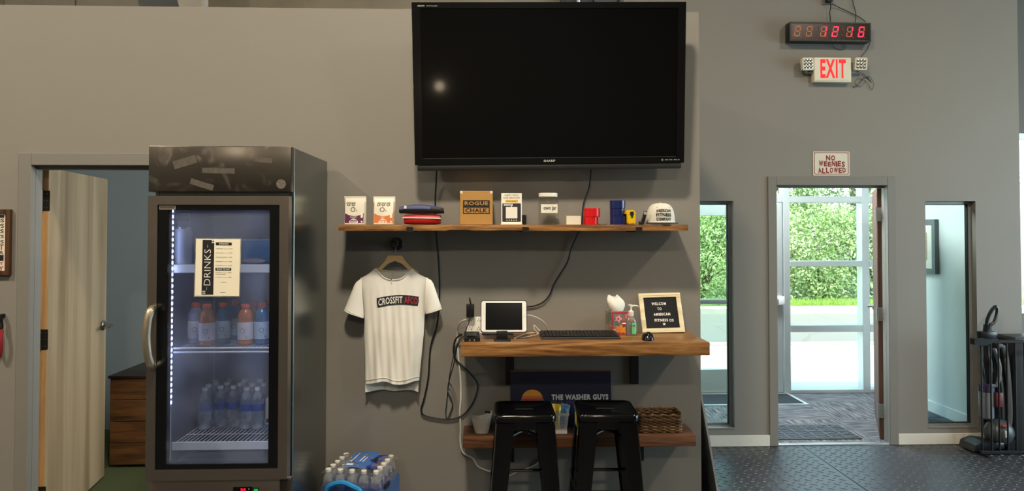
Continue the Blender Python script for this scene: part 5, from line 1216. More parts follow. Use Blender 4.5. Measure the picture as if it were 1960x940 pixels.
text_bm('35', .022, .014, dsp.x + .002, dsp.z - .001, FY + .0255, .02).obj('digits', glow('red_led', '#ff1030', 2.5), ds, 0)
text_bm('F', .006, .006, dsp.x + .028, dsp.z + .003, FY + .0255, .01).obj('unit_mark', WINK, ds, 0)
gs = P(490.5, 939, FY + .03); sw = B().box(gs.x - .013, gs.x + .013, FY + .026, FY + .031, gs.z - .022, gs.z + .012, .002, 1).obj('power_switch', BLACKP, fr)
B().box(gs.x - .009, gs.x + .009, FY + .023, FY + .027, gs.z - .016, gs.z + .009, .002, 1).obj('green_rocker', glow('green_rocker', '#1ea53c', .6), sw)
for x in (FX0 + .06, FX1 - .06):
    for y in (YB + .05, FB - .06): B().cyl((x, y, 0), (x, y, .09), .025, n=12).obj('caster', BLACKP, fr)
# liner: open box seen through the glass
LIN = M('cold_grey_liner', '#a2a4b2', .3, .5, var=.04, vs=4); lx0, lx1, lyb, lz0, lz1 = FX0 + .021, FX1 - .021, FB - .05, ZL + .0, ZH - .03
B().box(lx0, lx0 + .003, YB, lyb, lz0, lz1).box(lx1 - .003, lx1, YB, lyb, lz0, lz1).box(lx0, lx1, lyb - .008, lyb, lz0, lz1).box(lx0, lx1, YB, lyb, lz0, lz0 + .008).box(lx0, lx1, YB, lyb, lz1 - .008, lz1).obj('liner', LIN, fr, 0)
B().box((lx0 + lx1) / 2 + .02, lx1 - .10, lyb - .03, lyb - .008, lz0 + .15, lz1 - .03, .004).obj('evaporator_cover', M('evaporator_cover', '#8f929f', .3, .4), fr)
LED = glow('cool_white_led', '#c9d6ff', 22)
for s in (0, 1):
    x = XU(325, YB + .03, 600) if s == 0 else lx1 - .012
    st = B().box(x - .006, x + .006, YB + .03, YB + .042, lz0 + .30 if s == 0 else lz0 + .1, lz1 - .02).obj('light_channel', M('led_channel', '#c8cede', .4), fr, 0)
    b = B(); k = lz0 + (.31 if s == 0 else .11)
    while k < lz1 - .03: b.box(x - .003, x + .003, YB + .027, YB + .031, k, k + .012); b.box(x + .006 if s == 0 else x - .008, x + .008 if s == 0 else x - .006, YB + .034, YB + .041, k, k + .012); k += .026
    o = b.obj('led_chips', LED, st, 0); o['kind'] = 'stuff'
# shelves: standards and wire racks with front rails
WIRE = M('white_coated_wire', '#d4d7e2', .35, var=.02)
for x in (lx0 + .028, lx1 - .018):
    for y in (YB + .055, lyb - .02): B().box(x - .005, x + .005, y - .004, y + .004, lz0 + .03, lz1 - .12).obj('shelf_standard', M('led_channel', '#c8cede'), fr, 0)
SZS = [1.512, 1.136, .716]
for k, z in enumerate(SZS):
    y0, y1 = YB + .06, lyb - .015; xa, xb_ = lx0 + .045, lx1 - .01
    rk = thing; b = B(); i = xa + .01
    while i < xb_ - .005: b.cyl((i, y0, z - .002), (i, y1, z - .002), .0018, n=5, caps=False); i += .019
    for q in range(5): y = y0 + .01 + (y1 - y0 - .02) * q / 4; b.cyl((xa, y, z - .005), (xb_, y, z - .005), .0026, n=6)
    o = b.obj('wire_rack', WIRE, fr, 60)
    if k == 1: b = B().cyl((xa - .005, y0 - .004, z), (xb_, y0 - .004, z), .0045, n=8).cyl((xa - .005, y0 - .004, z - .018), (xb_, y0 - .004, z - .018), .0045, n=8); b.obj('front_rail', WIRE, o)
    else: B().box(xa - .008, xb_, y0 - .008, y0 - .004, z - .036, z + .001, .0015, 1).obj('front_rail', M('white_price_rail', '#dfe2ea', .4), o)
# door
gx0, gx1 = XU(318, FY, 640), XU(524, FY, 640); gz0, gz1 = zv(889), zv(402)
dr = B().frame(FX0 + .002, FX1 - .006, ZD0, ZD1, .040, FY, FY + .05, wb=zv(899) - ZD0, wt=ZD1 - zv(392)).obj('door', FRAME, fr, 0)
fx0, fx1, fz0, fz1 = FX0 + .042, FX1 - .046, zv(899), zv(392)
B().frame(fx0, fx1, fz0, fz1, gx0 - fx0, FY + .006, FY + .045, wb=gz0 - fz0, wt=fz1 - gz1).obj('black_border', M('black_glass_border', '#08090b', .2), dr, 0)
B().box(fx0 + .002, fx1 - .002, FY + .014, FY + .020, fz0 + .002, fz1 - .002).obj('glass_pane', glass('fogged_cooler_glass', '#e9eef6', .9, .12, '#aab4cc', 3.2), dr, 0)
B().frame(FX0 + .006, FX1 - .010, ZD0 + .004, ZD1 - .004, .02, FY + .05, YB).obj('door_gasket', DARKGAP, dr, 0)
p0, p1 = P(304, 393.5, FY), P(335, 401, FY); pl = B().box(p0.x, p1.x, FY + .0045, FY + .0065, p1.z, p0.z).obj('maker_plate', M('silver_plate', '#b9b09f', .35, .6), dr, 0)
B().box(p0.x + .003, p1.x - .003, FY + .004, FY + .0046, p1.z + .004, p0.z - .003).obj('plate_print', M('plate_print', '#4a423a', .5, var=.4, vs=300), pl, 0)
hpts = [P(294, 590, FY), P(290, 592, FY - .035), P(283, 612, FY - .055), P(280, 645, FY - .060), P(283, 680, FY - .055), P(290, 700, FY - .035), P(293, 703, FY)]
B().tube(spline(hpts, 6), [.014] * 7 + [.0175] * 23 + [.014] * 7, 10).obj('door_handle', brushed('handle_steel', '#c4b79f', .32, .2), dr)
hx = FX1 - .012; zz = ZD0 - .004
B().box(hx - .02, hx + .014, FY + .03, FY + .06, zz - .006, zz + .004, .002, 1).obj('hinge_plate', CHROME, dr)

# menu taped on the glass
r = thing('drinks_menu', 'laminated white drinks menu with black side band on the cooler door', 'menu', P(417, 567, FY))
c0 = P(416.5, 512, FY + .012); MM = Matrix.Translation((c0.x, FY + .0125, c0.z)) @ Matrix.Rotation(.012, 4, 'Y'); w2 = (XU(459, FY, 512) - XU(374, FY, 512)) / 2; h2 = (zv(457.5) - zv(567)) / 2
B().box(-w2 - .004, w2 + .004, 0, .0012, -h2 - .005, h2 + .003).obj('laminate', glass('laminate_film', '#d8d6cf', 1.2, .5, '#c9c5b8', 5), r, 0, mtx=MM)
sh_ = B().box(-w2, w2, -.0006, 0, -h2, h2).obj('paper', M('cream_menu_paper', '#efe6cf', .6, var=.015), r, 0, mtx=MM)
bd = B().box(-w2 * .70, -w2 * .17, -.0010, -.0006, -h2 * .96, h2 * .96).obj('black_band', INK, r, 0, mtx=MM)
RV = Matrix(((0, 0, -1, 0), (0, 1, 0, 0), (1, 0, 0, 0), (0, 0, 0, 1)))
text_bm('DRINKS', h2 * 1.26, w2 * .30, 0, 0, 0, -.012).obj('lettering', WINK, bd, 0, mtx=MM @ Matrix.Translation((-w2 * .46, -.0014, -h2 * .0)) @ RV)
b = B()
for s in (-1, 1):
    b.box(-w2 * .475, -w2 * .465, -.0014, -.001, s * h2 * .74 - h2 * .05, s * h2 * .74 + h2 * .05)
    for k in range(2):
        for q in range(2): x = -w2 * (.28 if s > 0 else .66) + q * .007; z = s * h2 * .89 + k * .008 - .004; b.box(x, x + .005, -.0014, -.001, z, z + .004)
b.obj('ornaments', WINK, bd, 0, mtx=MM)
for z, s in ((.83, 'DRINKS'), (-.06, 'WAYS TO PAY')):
    bx_ = B().box(-w2 * .10, w2 * .62, -.0010, -.0006, h2 * (z - .05), h2 * (z + .05)).obj('heading_box', INK, r, 0, mtx=MM); text_bm(s, w2 * .42 if s == 'DRINKS' else w2 * .6, h2 * .045, w2 * .26, h2 * z, -.0014, .02).obj('lettering', WINK, bx_, 0, mtx=MM)
b = B()
for k, (s, pz_, z) in enumerate((('WATER', '$1.00', .66), ('SPORTS', '$2.00', .51), ('SPARKLING', '$2.00', .36), ('ENERGY', '$3.00', .21), ('SHAKE', '$3.00', .07), ('CASH', 'BOX', -.18), ('TRANSFER', '', -.24), ('CARD', 'DESK', -.34))):
    wd = w2 * (.05 * len(s) + .06); text_bm(s, wd, h2 * .028, -w2 * .09 + wd / 2, h2 * z, -.001, .01, into=b)
    if pz_: text_bm(pz_, w2 * .16, h2 * .028, w2 * .57, h2 * z, -.001, .03, into=b); b.box(-w2 * .07 + wd, w2 * .45, -.001, -.0007, h2 * z - .0008, h2 * z)
b.box(w2 * .16, w2 * .40, -.001, -.0007, -h2 * .52, -h2 * .51); b.box(w2 * .14, w2 * .38, -.001, -.0007, -h2 * .88, -h2 * .86)
b.obj('price_list', M('grey_print', '#5c564e'), r, 0, mtx=MM)

# cooler contents
def flask():
    z = SZS[0] + .001; y = 3.262; x = XU(351, y, 470); r = thing('insulated_flask', 'white insulated flask with dark handle lid on the cooler\'s top rack', 'flask', (x, y, z)); h = ZV(438, y, 351) - z
    B().lathe([(0, 0), (.036, 0), (.038, .003), (.038, h * .93), (.035, h * .985), (.033, h), (0, h)], (x, y, z), 24).obj('flask_body', M('white_powder_coat', '#cdd0da', .4), r)
    B().lathe([(.034, 0), (.035, .002), (.035, .007), (0, .007)], (x, y, z + h), 20).obj('steel_ring', CHROME, r)
    B().lathe([(.034, 0), (.036, .003), (.036, .028), (.030, .034), (0, .034)], (x, y, z + h + .007), 20).obj('lid', M('dark_grey_lid', '#33363c', .5), r)
    B().tube(spline([(x - .028, y, z + h + .03), (x - .030, y, z + h + .06), (x - .02, y, z + h + .068), (x + .02, y, z + h + .068), (x + .030, y, z + h + .06), (x + .028, y, z + h + .03)], 4), .006, 7).obj('carry_handle', M('dark_grey_lid', '#33363c'), r)
flask()
y = 3.33; x0, x1 = XU(462, y, 480), XU(528, y, 480); z = SZS[0] + .001; zt = ZV(459, y, 490)
r = thing('blue_bin', 'translucent blue bin on the cooler\'s top rack', 'bin', ((x0 + x1) / 2, y, z)); BB = M('blue_tub_plastic', '#3f86b4', .25, var=.1, vs=20)
B().box(x0, x1, y, y + .005, z, zt).box(x0, x0 + .005, y, y + .28, z, zt).box(x1 - .005, x1, y, y + .28, z, zt).box(x0, x1, y + .275, y + .28, z, zt).box(x0, x1, y, y + .28, z, z + .004).obj('tub', BB, r, 0)
B().frame(x0 - .004, x1 + .003, y - .005, y + .285, .008, zt - .003, zt + .003).obj('rim', M('pale_blue_rim', '#9dbfd6', .3), r, 0, mtx=Matrix(((1, 0, 0, 0), (0, 0, 1, 0), (0, 1, 0, 0), (0, 0, 0, 1))))
r = thing('produce_bag', 'pale bag lying in front of the blue bin in the cooler', 'bag', (x0 + .06, 3.29, z)); b = B()
b.sphere((x0 + .07, 3.292, z + .014), .013, 14, (4.2, 1.2, 1.0)).obj('bag_body', M('pale_bag', '#c4b9b2', .5, bump=.5, bs=30), r); B().sphere((x0 - .002, 3.292, z + .022), .021, 14, (.7, .8, 1)).obj('knot', M('peach_knot', '#b98c72', .5), r)

def sport(col, cname, label):
    r = proto('sports_drink', label, 'bottle', 'sports drinks on the middle rack')
    B().lathe([(0, 0), (.030, 0), (.034, .004), (.035, .012), (.033, .020), (.035, .024), (.035, .108), (.0335, .114), (.0355, .120), (.034, .140), (.028, .155), (.020, .163), (.017, .168), (.017, .172), (0, .172)], n=22).obj('bottle_body', M('drink_' + cname, col, .18, var=.05, spec=.6), r)
    B().lathe([(.0354, .026), (.0356, .028), (.0356, .104), (.0354, .106)], n=22, caps=False).obj('label_wrap', M('drink_label_' + cname, '#cfc6c4' if cname != 'blue' else '#a9bccb', .4, var=.12, vs=50), r)
    B().lathe([(.019, .168), (.0205, .170), (.0205, .186), (.018, .190), (0, .190)], n=18).obj('cap', M('orange_cap', '#d4512a', .4), r)
    b = B(); b.prism(disc(.011, 16, 0, .072), .0004, fit(-.0362)); b.prism([(-.004, .066), (.007, .078), (.001, .078), (-.002, .086), (-.007, .073)], .0004, fit(-.0366)); b.bm.free()
    b = B(); ringpoly(b, disc(.011, 14, -.004, .068), disc(.0085, 14, -.004, .068), 0); b.box(-.018, .012, 0, .0003, .040, .044).box(.010, .015, 0, .0003, .034, .040)
    for v in b.bm.verts: v.co.y += -math.sqrt(.0361 ** 2 - v.co.x ** 2)
    b.obj('label_print', M('label_print_' + cname, '#5d6a77' if cname == 'blue' else '#8f8480', .5), r, 0)
    return r
kinds = {'orange': sport('#b5642a', 'orange', 'orange sports drink standing frontmost on the cooler\'s middle rack'), 'blue': sport('#2f5f86', 'blue', 'blue sports drink before the far post of the middle rack'), 'white': sport('#8e92a2', 'white', 'cloudy white sports drink behind the frontmost orange one')}
used = set()
lab = {'orange': ['orange sports drink standing frontmost on the cooler\'s middle rack', 'orange sports drink between two blue ones on the middle rack', 'orange sports drink in the back row of the middle rack'],
       'blue': ['blue sports drink at the centre of the middle rack', 'bright blue sports drink with ring emblem near the cooler hinge side', 'blue sports drink cut off by the cooler door border', 'dim blue sports drink at the back of the middle rack', 'blue sports drink at the back corner by the hinge side'],
       'white': ['cloudy white sports drink behind the frontmost orange one']}
cnt = {k: 0 for k in kinds}
for k, u, y in (('orange', 396, 3.29), ('orange', 470, 3.31), ('orange', 487, 3.44), ('blue', 427, 3.36), ('blue', 501, 3.33), ('blue', 527, 3.40), ('blue', 452, 3.46), ('blue', 515, 3.50), ('white', 375, 3.36)):
    loc = (XU(u, y, 620), y, SZS[1] + .001); l = lab[k][cnt[k]]
    if cnt[k] == 0: kinds[k].location = loc; kinds[k]['label'] = l; kinds[k].rotation_euler = (0, 0, .3)
    else: dup(kinds[k], loc, random.uniform(-.6, .6), l)
    cnt[k] += 1

PET = glass('water_bottle_plastic', '#f0f4f8', 2.4, .34, '#eef1f6', 12)
def wbottle(name, label, group):
    r = proto(name, label, 'bottle', group)
    B().lathe([(0, 0), (.026, 0), (.0295, .004), (.030, .012), (.0285, .030), (.030, .036), (.0285, .044), (.030, .052), (.0285, .060), (.030, .068), (.0285, .076), (.030, .084), (.0302, .120), (.029, .132), (.024, .150), (.017, .168), (.0125, .176), (.0125, .184), (0, .184)], n=16).obj('bottle_body', PET, r, 50)
    B().lathe([(.0306, .086), (.0309, .088), (.0309, .116), (.0306, .118)], n=16, caps=False).obj('label_band', M('blue_water_label', '#2d4a9c', .35, var=.3, vs=60), r)
    B().lathe([(.0135, .180), (.0145, .181), (.0145, .194), (.013, .196), (0, .196)], n=14).obj('cap', M('white_bottle_cap', '#e3e1db', .4), r)
    return r
wb = wbottle('water_bottle', 'front row chilled water bottle on the lowest cooler rack', 'water bottles chilled in the cooler'); k = 0
pos = [(392, 3.43), (422, 3.47), (447, 3.47), (472, 3.43), (493, 3.43), (399, 3.50), (414, 3.55), (434, 3.55), (460, 3.53), (483, 3.52), (505, 3.52), (412, 3.62), (440, 3.63), (468, 3.61), (498, 3.61)]
names = ['frontmost water bottle at the light strip end of the cooler rack', 'second water bottle of the front row in the cooler', 'third water bottle of the front row in the cooler', 'fourth water bottle of the front row in the cooler', 'last front row water bottle, nearest the snack carton in the cooler']
names += ['%s water bottle from the light strip in the cooler\'s second row' % q for q in ('first', 'second', 'third', 'fourth', 'fifth', 'sixth')] + ['%s water bottle from the light strip in the cooler\'s back row' % q for q in ('first', 'second', 'third', 'fourth')]
for i, (u, y) in enumerate(pos):
    loc = (XU(u, y, 780), y, SZS[2] + .001)
    if i == 0: wb.location = loc; wb['label'] = names[i]
    else: dup(wb, loc, random.uniform(-1, 1), names[i])
y = 3.40; x0 = XU(508, y, 780); z = SZS[2] + .001
r = thing('snack_carton', 'small white and brown snack carton at the lowest rack\'s hinge side', 'carton', (x0 + .03, y, z)); zt = ZV(763, y, 515)
B().box(x0, x0 + .06, y, y + .12, z, zt, .002, 1).obj('carton', M('white_snack_carton', '#cfc9c6', .5), r)
B().box(x0, x0 + .06, y - .0008, y, z + .004, z + .024).obj('blue_strip', M('blue_strip', '#2d79b5', .5), r, 0)
B().prism([(x0 + .004, z + .03), (x0 + .03, z + .038), (x0 + .05, z + .05), (x0 + .02, z + .056), (x0 + .002, z + .048)], .0006, fit(y - .0008)).obj('chocolate_print', M('chocolate_print', '#4a2c22', .5), r, 0)
B().box(x0 + .01, x0 + .05, y + .01, y + .05, zt, zt + .022, .005).obj('red_top', M('red_top', '#8f2b35', .5), r)

# ================================================================== CASE OF WATER
base_z = .287; ca = math.radians(-10); cc = V(XU(690, 3.63, 900), 3.632, base_z)
wc = thing('lower_water_case', 'blue wrapped lower case carrying the water case on the floor', 'case', (cc.x, cc.y, 0), rotz=ca); CM = Matrix.Translation((cc.x, cc.y, 0)) @ Matrix.Rotation(ca, 4, 'Z')
B().box(-.165, .165, -.155, .155, 0, base_z - .002, .012).obj('wrapped_pack', M('blue_shrink_wrap', '#2f63ad', .2, var=.2, vs=12, bump=.3, bs=25), wc, mtx=CM)
B().box(-.05, .05, -.157, -.154, .08, .2).obj('print_patch', M('white_print_patch', '#dfe3ea', .4), wc, 0, mtx=CM)
CM = Matrix.Translation(cc) @ Matrix.Rotation(ca, 4, 'Z')
case = thing('water_case', 'shrink wrapped case of water bottles with blue carry handle', 'case', cc, rotz=ca)
FILM = glass('shrink_film', '#f6f8fa', 3.6, .07, '#e5e9ee', 25)
hx_, hy_ = .158, .150
def film(z, g): return [V(a_, c_, z + .006 * math.sin(9 * a_ + 7 * c_)) for a_, c_ in rrect(-hx_ - g, hx_ + g, -hy_ - g, hy_ + g, .03, 4)]
B().ring_loft([film(.0, .0), film(.05, .004), film(.12, .003), film(.135, .001)], caps=False).obj('film_wrap', FILM, case, 50, mtx=CM)
b = B(); G = []
for i in range(31):
    y = (-hy_ + 2 * hy_ * i / 30) * .985; G.append([V((-hx_ + 2 * hx_ * q / 30) * .985, y, .199 - .020 * max(abs(y) / hy_, abs(-1 + q / 15)) ** 5 + .0035 * math.sin(53 * (-hx_ + 2 * hx_ * q / 30) + 31 * y + 2 * math.sin(40 * y))) for q in range(31)])
b.ring_loft(G, False, False).obj('film_top', FILM, case, 60, mtx=CM)
BLUEP = M('blue_printed_film', '#3f74c2', .25, var=.12, vs=9, bump=.25, bs=18); DEEP = M('deep_blue_printed_film', '#1d2f9a', .25, var=.2, vs=14, bump=.2, bs=22)
b = B(); G = []
for i in range(13):
    t = i / 12; y = -hy_ * .62 + 1.66 * hy_ * t; G.append([V(-.075 + .13 * s_ + .02 * (1 - t), y, .200 + .004 * math.sin(11 * t + 5 * s_) + (-.004 if i in (0, 12) else 0)) for s_ in [q / 10 for q in range(11)]])
tp = b.ring_loft(G, False, False).obj('printed_top_sheet', BLUEP, case, 50, mtx=CM)
b = B(); G = []
for i in range(13):
    t = i / 12; y = -hy_ * .66 + 1.5 * hy_ * t; G.append([V(.06 + .045 * s_ + .012 * math.sin(9 * t), y, .203 - .012 * s_ + .005 * math.sin(17 * t + 3 * s_)) for s_ in [q / 5 for q in range(6)]])
b.ring_loft(G, False, False).obj('printed_side_sheet', DEEP, case, 50, mtx=CM)
b = B().box(-.05, -.015, -hy_ * .52, -hy_ * .36, .204, .2055); b.obj('white_code_patch', M('white_print_patch', '#dfe3ea'), tp, 0, mtx=CM)
for x, y0_, y1_, w_ in ((-.042, -.03, .10, .004), (.0, -.02, .06, .006), (.018, -.03, .05, .004)): B().box(x, x + w_, y0_, y1_, .2055, .2065).obj('white_print_line', WINK, tp, 0, mtx=CM)
BLK = M('black_print_patch', '#16141a', .4)
B().box(.062, .080, .0, .05, .2055, .207).obj('black_print_patch', BLK, tp, 0, mtx=CM)
B().box(hx_ + .004, hx_ + .0065, -hy_ * .9, hy_ * .9, .004, .105, .001, 1).obj('printed_end_sheet', M('blue_printed_film', ''), case, mtx=CM)
es_ = B().box(hx_ + .006, hx_ + .0085, -.11, -.03, .098, .122, .001, 1, mtx=None).obj('black_print_patch', BLK, case, mtx=CM)
B().prism([(.02, .01), (hx_, .02), (hx_, .112), (.11, .098), (.06, .06)], .002, fit(-hy_ - .0075)).obj('printed_front_sheet', DEEP, case, 0, mtx=CM)
pts = [(-.115, -hy_ - .012, .02), (-.112, -hy_ - .014, .105), (-.085, -hy_ - .016, .134), (-.03, -hy_ - .018, .148), (.02, -hy_ - .016, .132), (.062, -hy_ - .014, .104), (.066, -hy_ - .012, .02)]
B().tube(spline(pts, 6), .0125, 8).obj('carry_handle', M('sky_blue_handle', '#2a8ed4', .3, var=.1), case, mtx=CM)
wp = wbottle('packed_water_bottle', 'water bottle packed in the shrink wrapped case', 'bottles in the water case'); n = 0
rows = ('front', 'second', 'third', 'fourth', 'back'); colsn = ('cooler side end', 'second from the cooler', 'middle', 'second from the counter', 'counter side end')
for i in range(5):
    for j in range(5):
        p = CM @ V(-.123 + .0615 * i, -.118 + .059 * j, .001); l = 'bottle in the %s row of the wrapped water case, %s' % (rows[j], colsn[i])
        if n == 0: wp.location = p; wp['label'] = l
        else: dup(wp, p, random.uniform(-1, 1), l)
        n += 1

# ================================================================== OFFICE CHEST
CW = wood('red_pine_planks', ('#33200f', '#5a3a1e', '#77502c'), 'x', .5, .6, True, .1); kx0, kx1, ky, kz = -2.66, -1.80, 5.04, .645
r = thing('plank_chest', 'reddish pine plank chest in the office behind the open door', 'chest', ((kx0 + kx1) / 2, 5.3, 0))
B().box(kx0 + .012, kx1 - .012, ky + .015, 5.62, .02, kz - .02).obj('chest_body', M('dark_chest_side', '#2a1c16', .6), r, 0)
for k in range(4): z0 = .02 + k * .1515; B().box(kx0, kx1, ky, ky + .018, z0, z0 + .148, .003, 1).obj('plank', CW, r)
B().box(kx0 - .01, kx1 + .01, ky - .012, 5.63, kz - .02, kz, .004).obj('lid', M('dark_chest_lid', '#33241d', .45), r)
for x in (kx0 + .1, kx1 - .1): B().box(x - .03, x + .03, ky + .03, ky + .09, 0, .02).box(x - .03, x + .03, 5.5, 5.58, 0, .02).obj('foot', M('dark_chest_side', ''), r, 0)
r = thing('laptop', 'closed black laptop lying on the office chest', 'laptop', (-2.25, 5.25, kz)); B().box(-2.40, -2.05, 5.14, 5.38, kz, kz + .016, .004).obj('base', BLACKP, r); B().box(-2.40, -2.05, 5.14, 5.38, kz + .0165, kz + .026, .004).obj('lid', BLACKM, r)
r = thing('notebook', 'brown notebook lying behind the laptop on the chest', 'notebook', (-2.2, 5.48, kz)); B().box(-2.36, -2.08, 5.40, 5.58, kz + .004, kz + .03).obj('pages', M('paper_block', '#b9ae98', .8), r, 0); B().box(-2.365, -2.075, 5.395, 5.585, kz + .03, kz + .034).box(-2.365, -2.075, 5.395, 5.585, kz, kz + .004).obj('cover', M('brown_cover', '#5a3424', .6), r, 0)

# ================================================================== ENTRY WALL
ey = lambda u, v, Y=EY: P(u, v, Y)
# score clock
cY = EY - .085; a, c = P(1511, 42, cY), P(1667, 80, cY); cw, chh = (c.x - a.x) / 2, (a.z - c.z) / 2; cc = V((a.x + c.x) / 2, cY, (a.z + c.z) / 2)
KM = Matrix.Translation(cc) @ Matrix.Rotation(.004, 4, 'Y')
ck = thing('gym_clock', 'long black gym timer clock with red digits on the entry wall', 'clock', cc)
B().box(-cw, cw, 0, .082, -chh, chh, .004).obj('case', BLACKP, ck, mtx=KM)
B().frame(-cw, cw, -chh, chh, .012, -.004, .002).obj('front_rim', BLACKM, ck, 0, mtx=KM)
B().box(-cw + .012, cw - .012, -.001, .0, -chh + .012, chh - .012).obj('face', M('dark_maroon_face', '#1c0b09', .25), ck, 0, mtx=KM)
DIM = M('unlit_amber_segment', '#c4683a', .5); LIT = glow('lit_red_segment', '#ff1330', 5.0)
def segs(x, z, w_, h, th, on, b_on, b_off):
    sk = .18
    def pt(px, pz): return (x + px + sk * pz, z + pz)
    g = th * .6; S = {'a': [(-w_ / 2 + g, h / 2), (w_ / 2 - g, h / 2), (w_ / 2 - g - th * .5, h / 2 - th), (-w_ / 2 + g + th * .5, h / 2 - th)], 'd': [(-w_ / 2 + g, -h / 2), (w_ / 2 - g, -h / 2), (w_ / 2 - g - th * .5, -h / 2 + th), (-w_ / 2 + g + th * .5, -h / 2 + th)],
         'g': [(-w_ / 2 + th, th / 2), (w_ / 2 - th, th / 2), (w_ / 2 - th, -th / 2), (-w_ / 2 + th, -th / 2)]}
    for k, sx_, z0, z1 in (('f', -1, .02, .48), ('b', 1, .02, .48), ('e', -1, -.48, -.02), ('c', 1, -.48, -.02)):
        xo, xi = sx_ * w_ / 2, sx_ * (w_ / 2 - th); S[k] = [(xo, h * z0 + th * .3), (xo, h * z1 - th * .3), (xi, h * z1 - th), (xi, h * z0 + th * .6)]
    for k, q in S.items():
        pl = [pt(*p) for p in q]; ar = sum(pl[i][0] * pl[(i + 1) % 4][1] - pl[(i + 1) % 4][0] * pl[i][1] for i in range(4))
        (b_on if k in on else b_off).prism(pl if ar < 0 else pl[::-1], .0004, fit(-.0016 if k not in on else -.002))
fu = lambda u: XU(u, cY, 60) - cc.x
D = {'8': '', '1': 'bc', '2': 'abged', '6': 'afgedc'}
for u, ch in ((1526.5, '8'), (1549, '8'), (1576, '1'), (1598.5, '2'), (1626, '1'), (1648.5, '6')):
    on, off = B(), B(); segs(fu(u), .002, .046, .082, .0085, D[ch], on, off)
    off.prism(disc(.003, 8, fu(u) + .026, -.04), .0004, fit(-.0016))
    dg = off.obj('digit', DIM, ck, 0, mtx=KM)
    if len(on.bm.faces): on.obj('lit_segments', LIT, dg, 0, mtx=KM)
    else: on.bm.free()
DV = M('dark_red_divider', '#5b2517', .5)
for u in (1516, 1566, 1615): B().box(fu(u) - .0015, fu(u) + .0015, -.0016, -.001, -.048, .048).obj('divider', DV, ck, 0, mtx=KM)
for z in (.022, -.022): B().prism(disc(.004, 8, fu(1612) + z * .1, z), .0004, fit(-.0018)).obj('colon_dot', DIM, ck, 0, mtx=KM)
b = B(); text_bm('DAYS   HOURS   MINUTES   SECONDS   INTERVAL TIMER', .26, .006, fu(1624), -chh + .009, -.0045, into=b); b.obj('lettering', M('grey_clock_print', '#8b857d', .5), ck, 0, mtx=KM)
# socket and cords above the clock
p = P(1585, 2, EY); so = thing('wall_socket', 'grey wall socket with plugs above the gym clock', 'socket', p)
B().box(p.x - .05, p.x + .05, EY - .008, EY, p.z - .03, p.z + .10, .004).obj('face_plate', M('grey_socket_plate', '#7c7a76', .4), so); B().box(p.x - .03, p.x + .015, EY - .05, EY - .008, p.z - .02, p.z + .04, .004).obj('plug', BLACKP, so)
CB = [( 'clock_cable', 'black cord dropping from the socket to the gym clock', [(1589, 4, EY - .05), (1590, 14, EY - .04), (1588, 24, EY - .03), (1589, 34, EY - .03), (1589.5, 44, EY - .03)], .0035),
      ('clock_cable', 'black cord sloping from the socket to the clock end', [(1592, 7, EY - .045), (1606, 14, EY - .02), (1625, 23, EY - .015), (1645, 33, EY - .015), (1657, 42, EY - .02)], .003),
      ('clock_cable', 'black cord entering the clock top from above the frame', [(1630, -12, EY - .01), (1633, 6, EY - .01), (1637, 20, EY - .012), (1638, 30, EY - .02), (1637, 43, EY - .03)], .003),
      ('exit_sign_cable', 'black cord tangle between the clock and the exit sign lamp', [(1665, 82, EY - .02), (1660, 94, EY - .012), (1652, 104, EY - .01), (1646, 112, EY - .012), (1641, 120, EY - .03)], .003),
      ('thin_wire', 'thin dark wire drooping beside the exit sign', [(1652, 140, EY - .01), (1661, 150, EY - .006), (1668, 158, EY - .006), (1660, 148, EY - .006), (1650, 152, EY - .006), (1640, 162, EY - .006), (1632, 168, EY - .006), (1642, 164, EY - .006), (1652, 150, EY - .006)], .0015),
      ('tangled_wire', 'thin tangled wire loop below the exit sign lamp head', [(1648, 138, EY - .02), (1655, 150, EY - .008), (1664, 146, EY - .008), (1672, 160, EY - .008), (1668, 172, EY - .008), (1660, 158, EY - .008), (1644, 150, EY - .008), (1636, 158, EY - .008), (1646, 166, EY - .008), (1658, 154, EY - .008)], .0014),
      ('clock_loop_wire', 'thin wire looping under the gym clock', [(1592, 83, EY - .02), (1600, 93, EY - .008), (1612, 95, EY - .008), (1620, 89, EY - .008), (1618, 84, EY - .02)], .002)]
for n_, l_, pts, r_ in CB: cable(n_, l_, pts, r_, CABLE, EY - .01)

# exit sign with two lamp heads
xY = EY - .055; a, c = P(1557.5, 109.5, xY), P(1630, 157.5, xY); w2, h2 = (c.x - a.x) / 2, (a.z - c.z) / 2; cc = V((a.x + c.x) / 2, xY, (a.z + c.z) / 2); XM = Matrix.Translation(cc)
ex = thing('exit_sign', 'cream exit sign with red letters and two emergency lamp heads', 'exit sign', cc); CRM = M('cream_exit_housing', '#ddd6bf', .45)
B().box(-w2, w2, 0, .053, -h2, h2, .006).obj('housing', CRM, ex, mtx=XM)
B().prism(rrect(-w2 + .006, w2 - .006, -h2 + .016, h2 - .004, .006), .002, fit(-.002)).obj('face_plate', M('cream_exit_face', '#e6dfca', .4), ex, 0, mtx=XM)
text_bm('EXIT', w2 * 1.36, h2 * 1.52, .003, .008, -.0026, .034, sp=1.16).obj('lettering', glow('exit_red', '#e8141c', 1.1), ex, 0, mtx=XM)
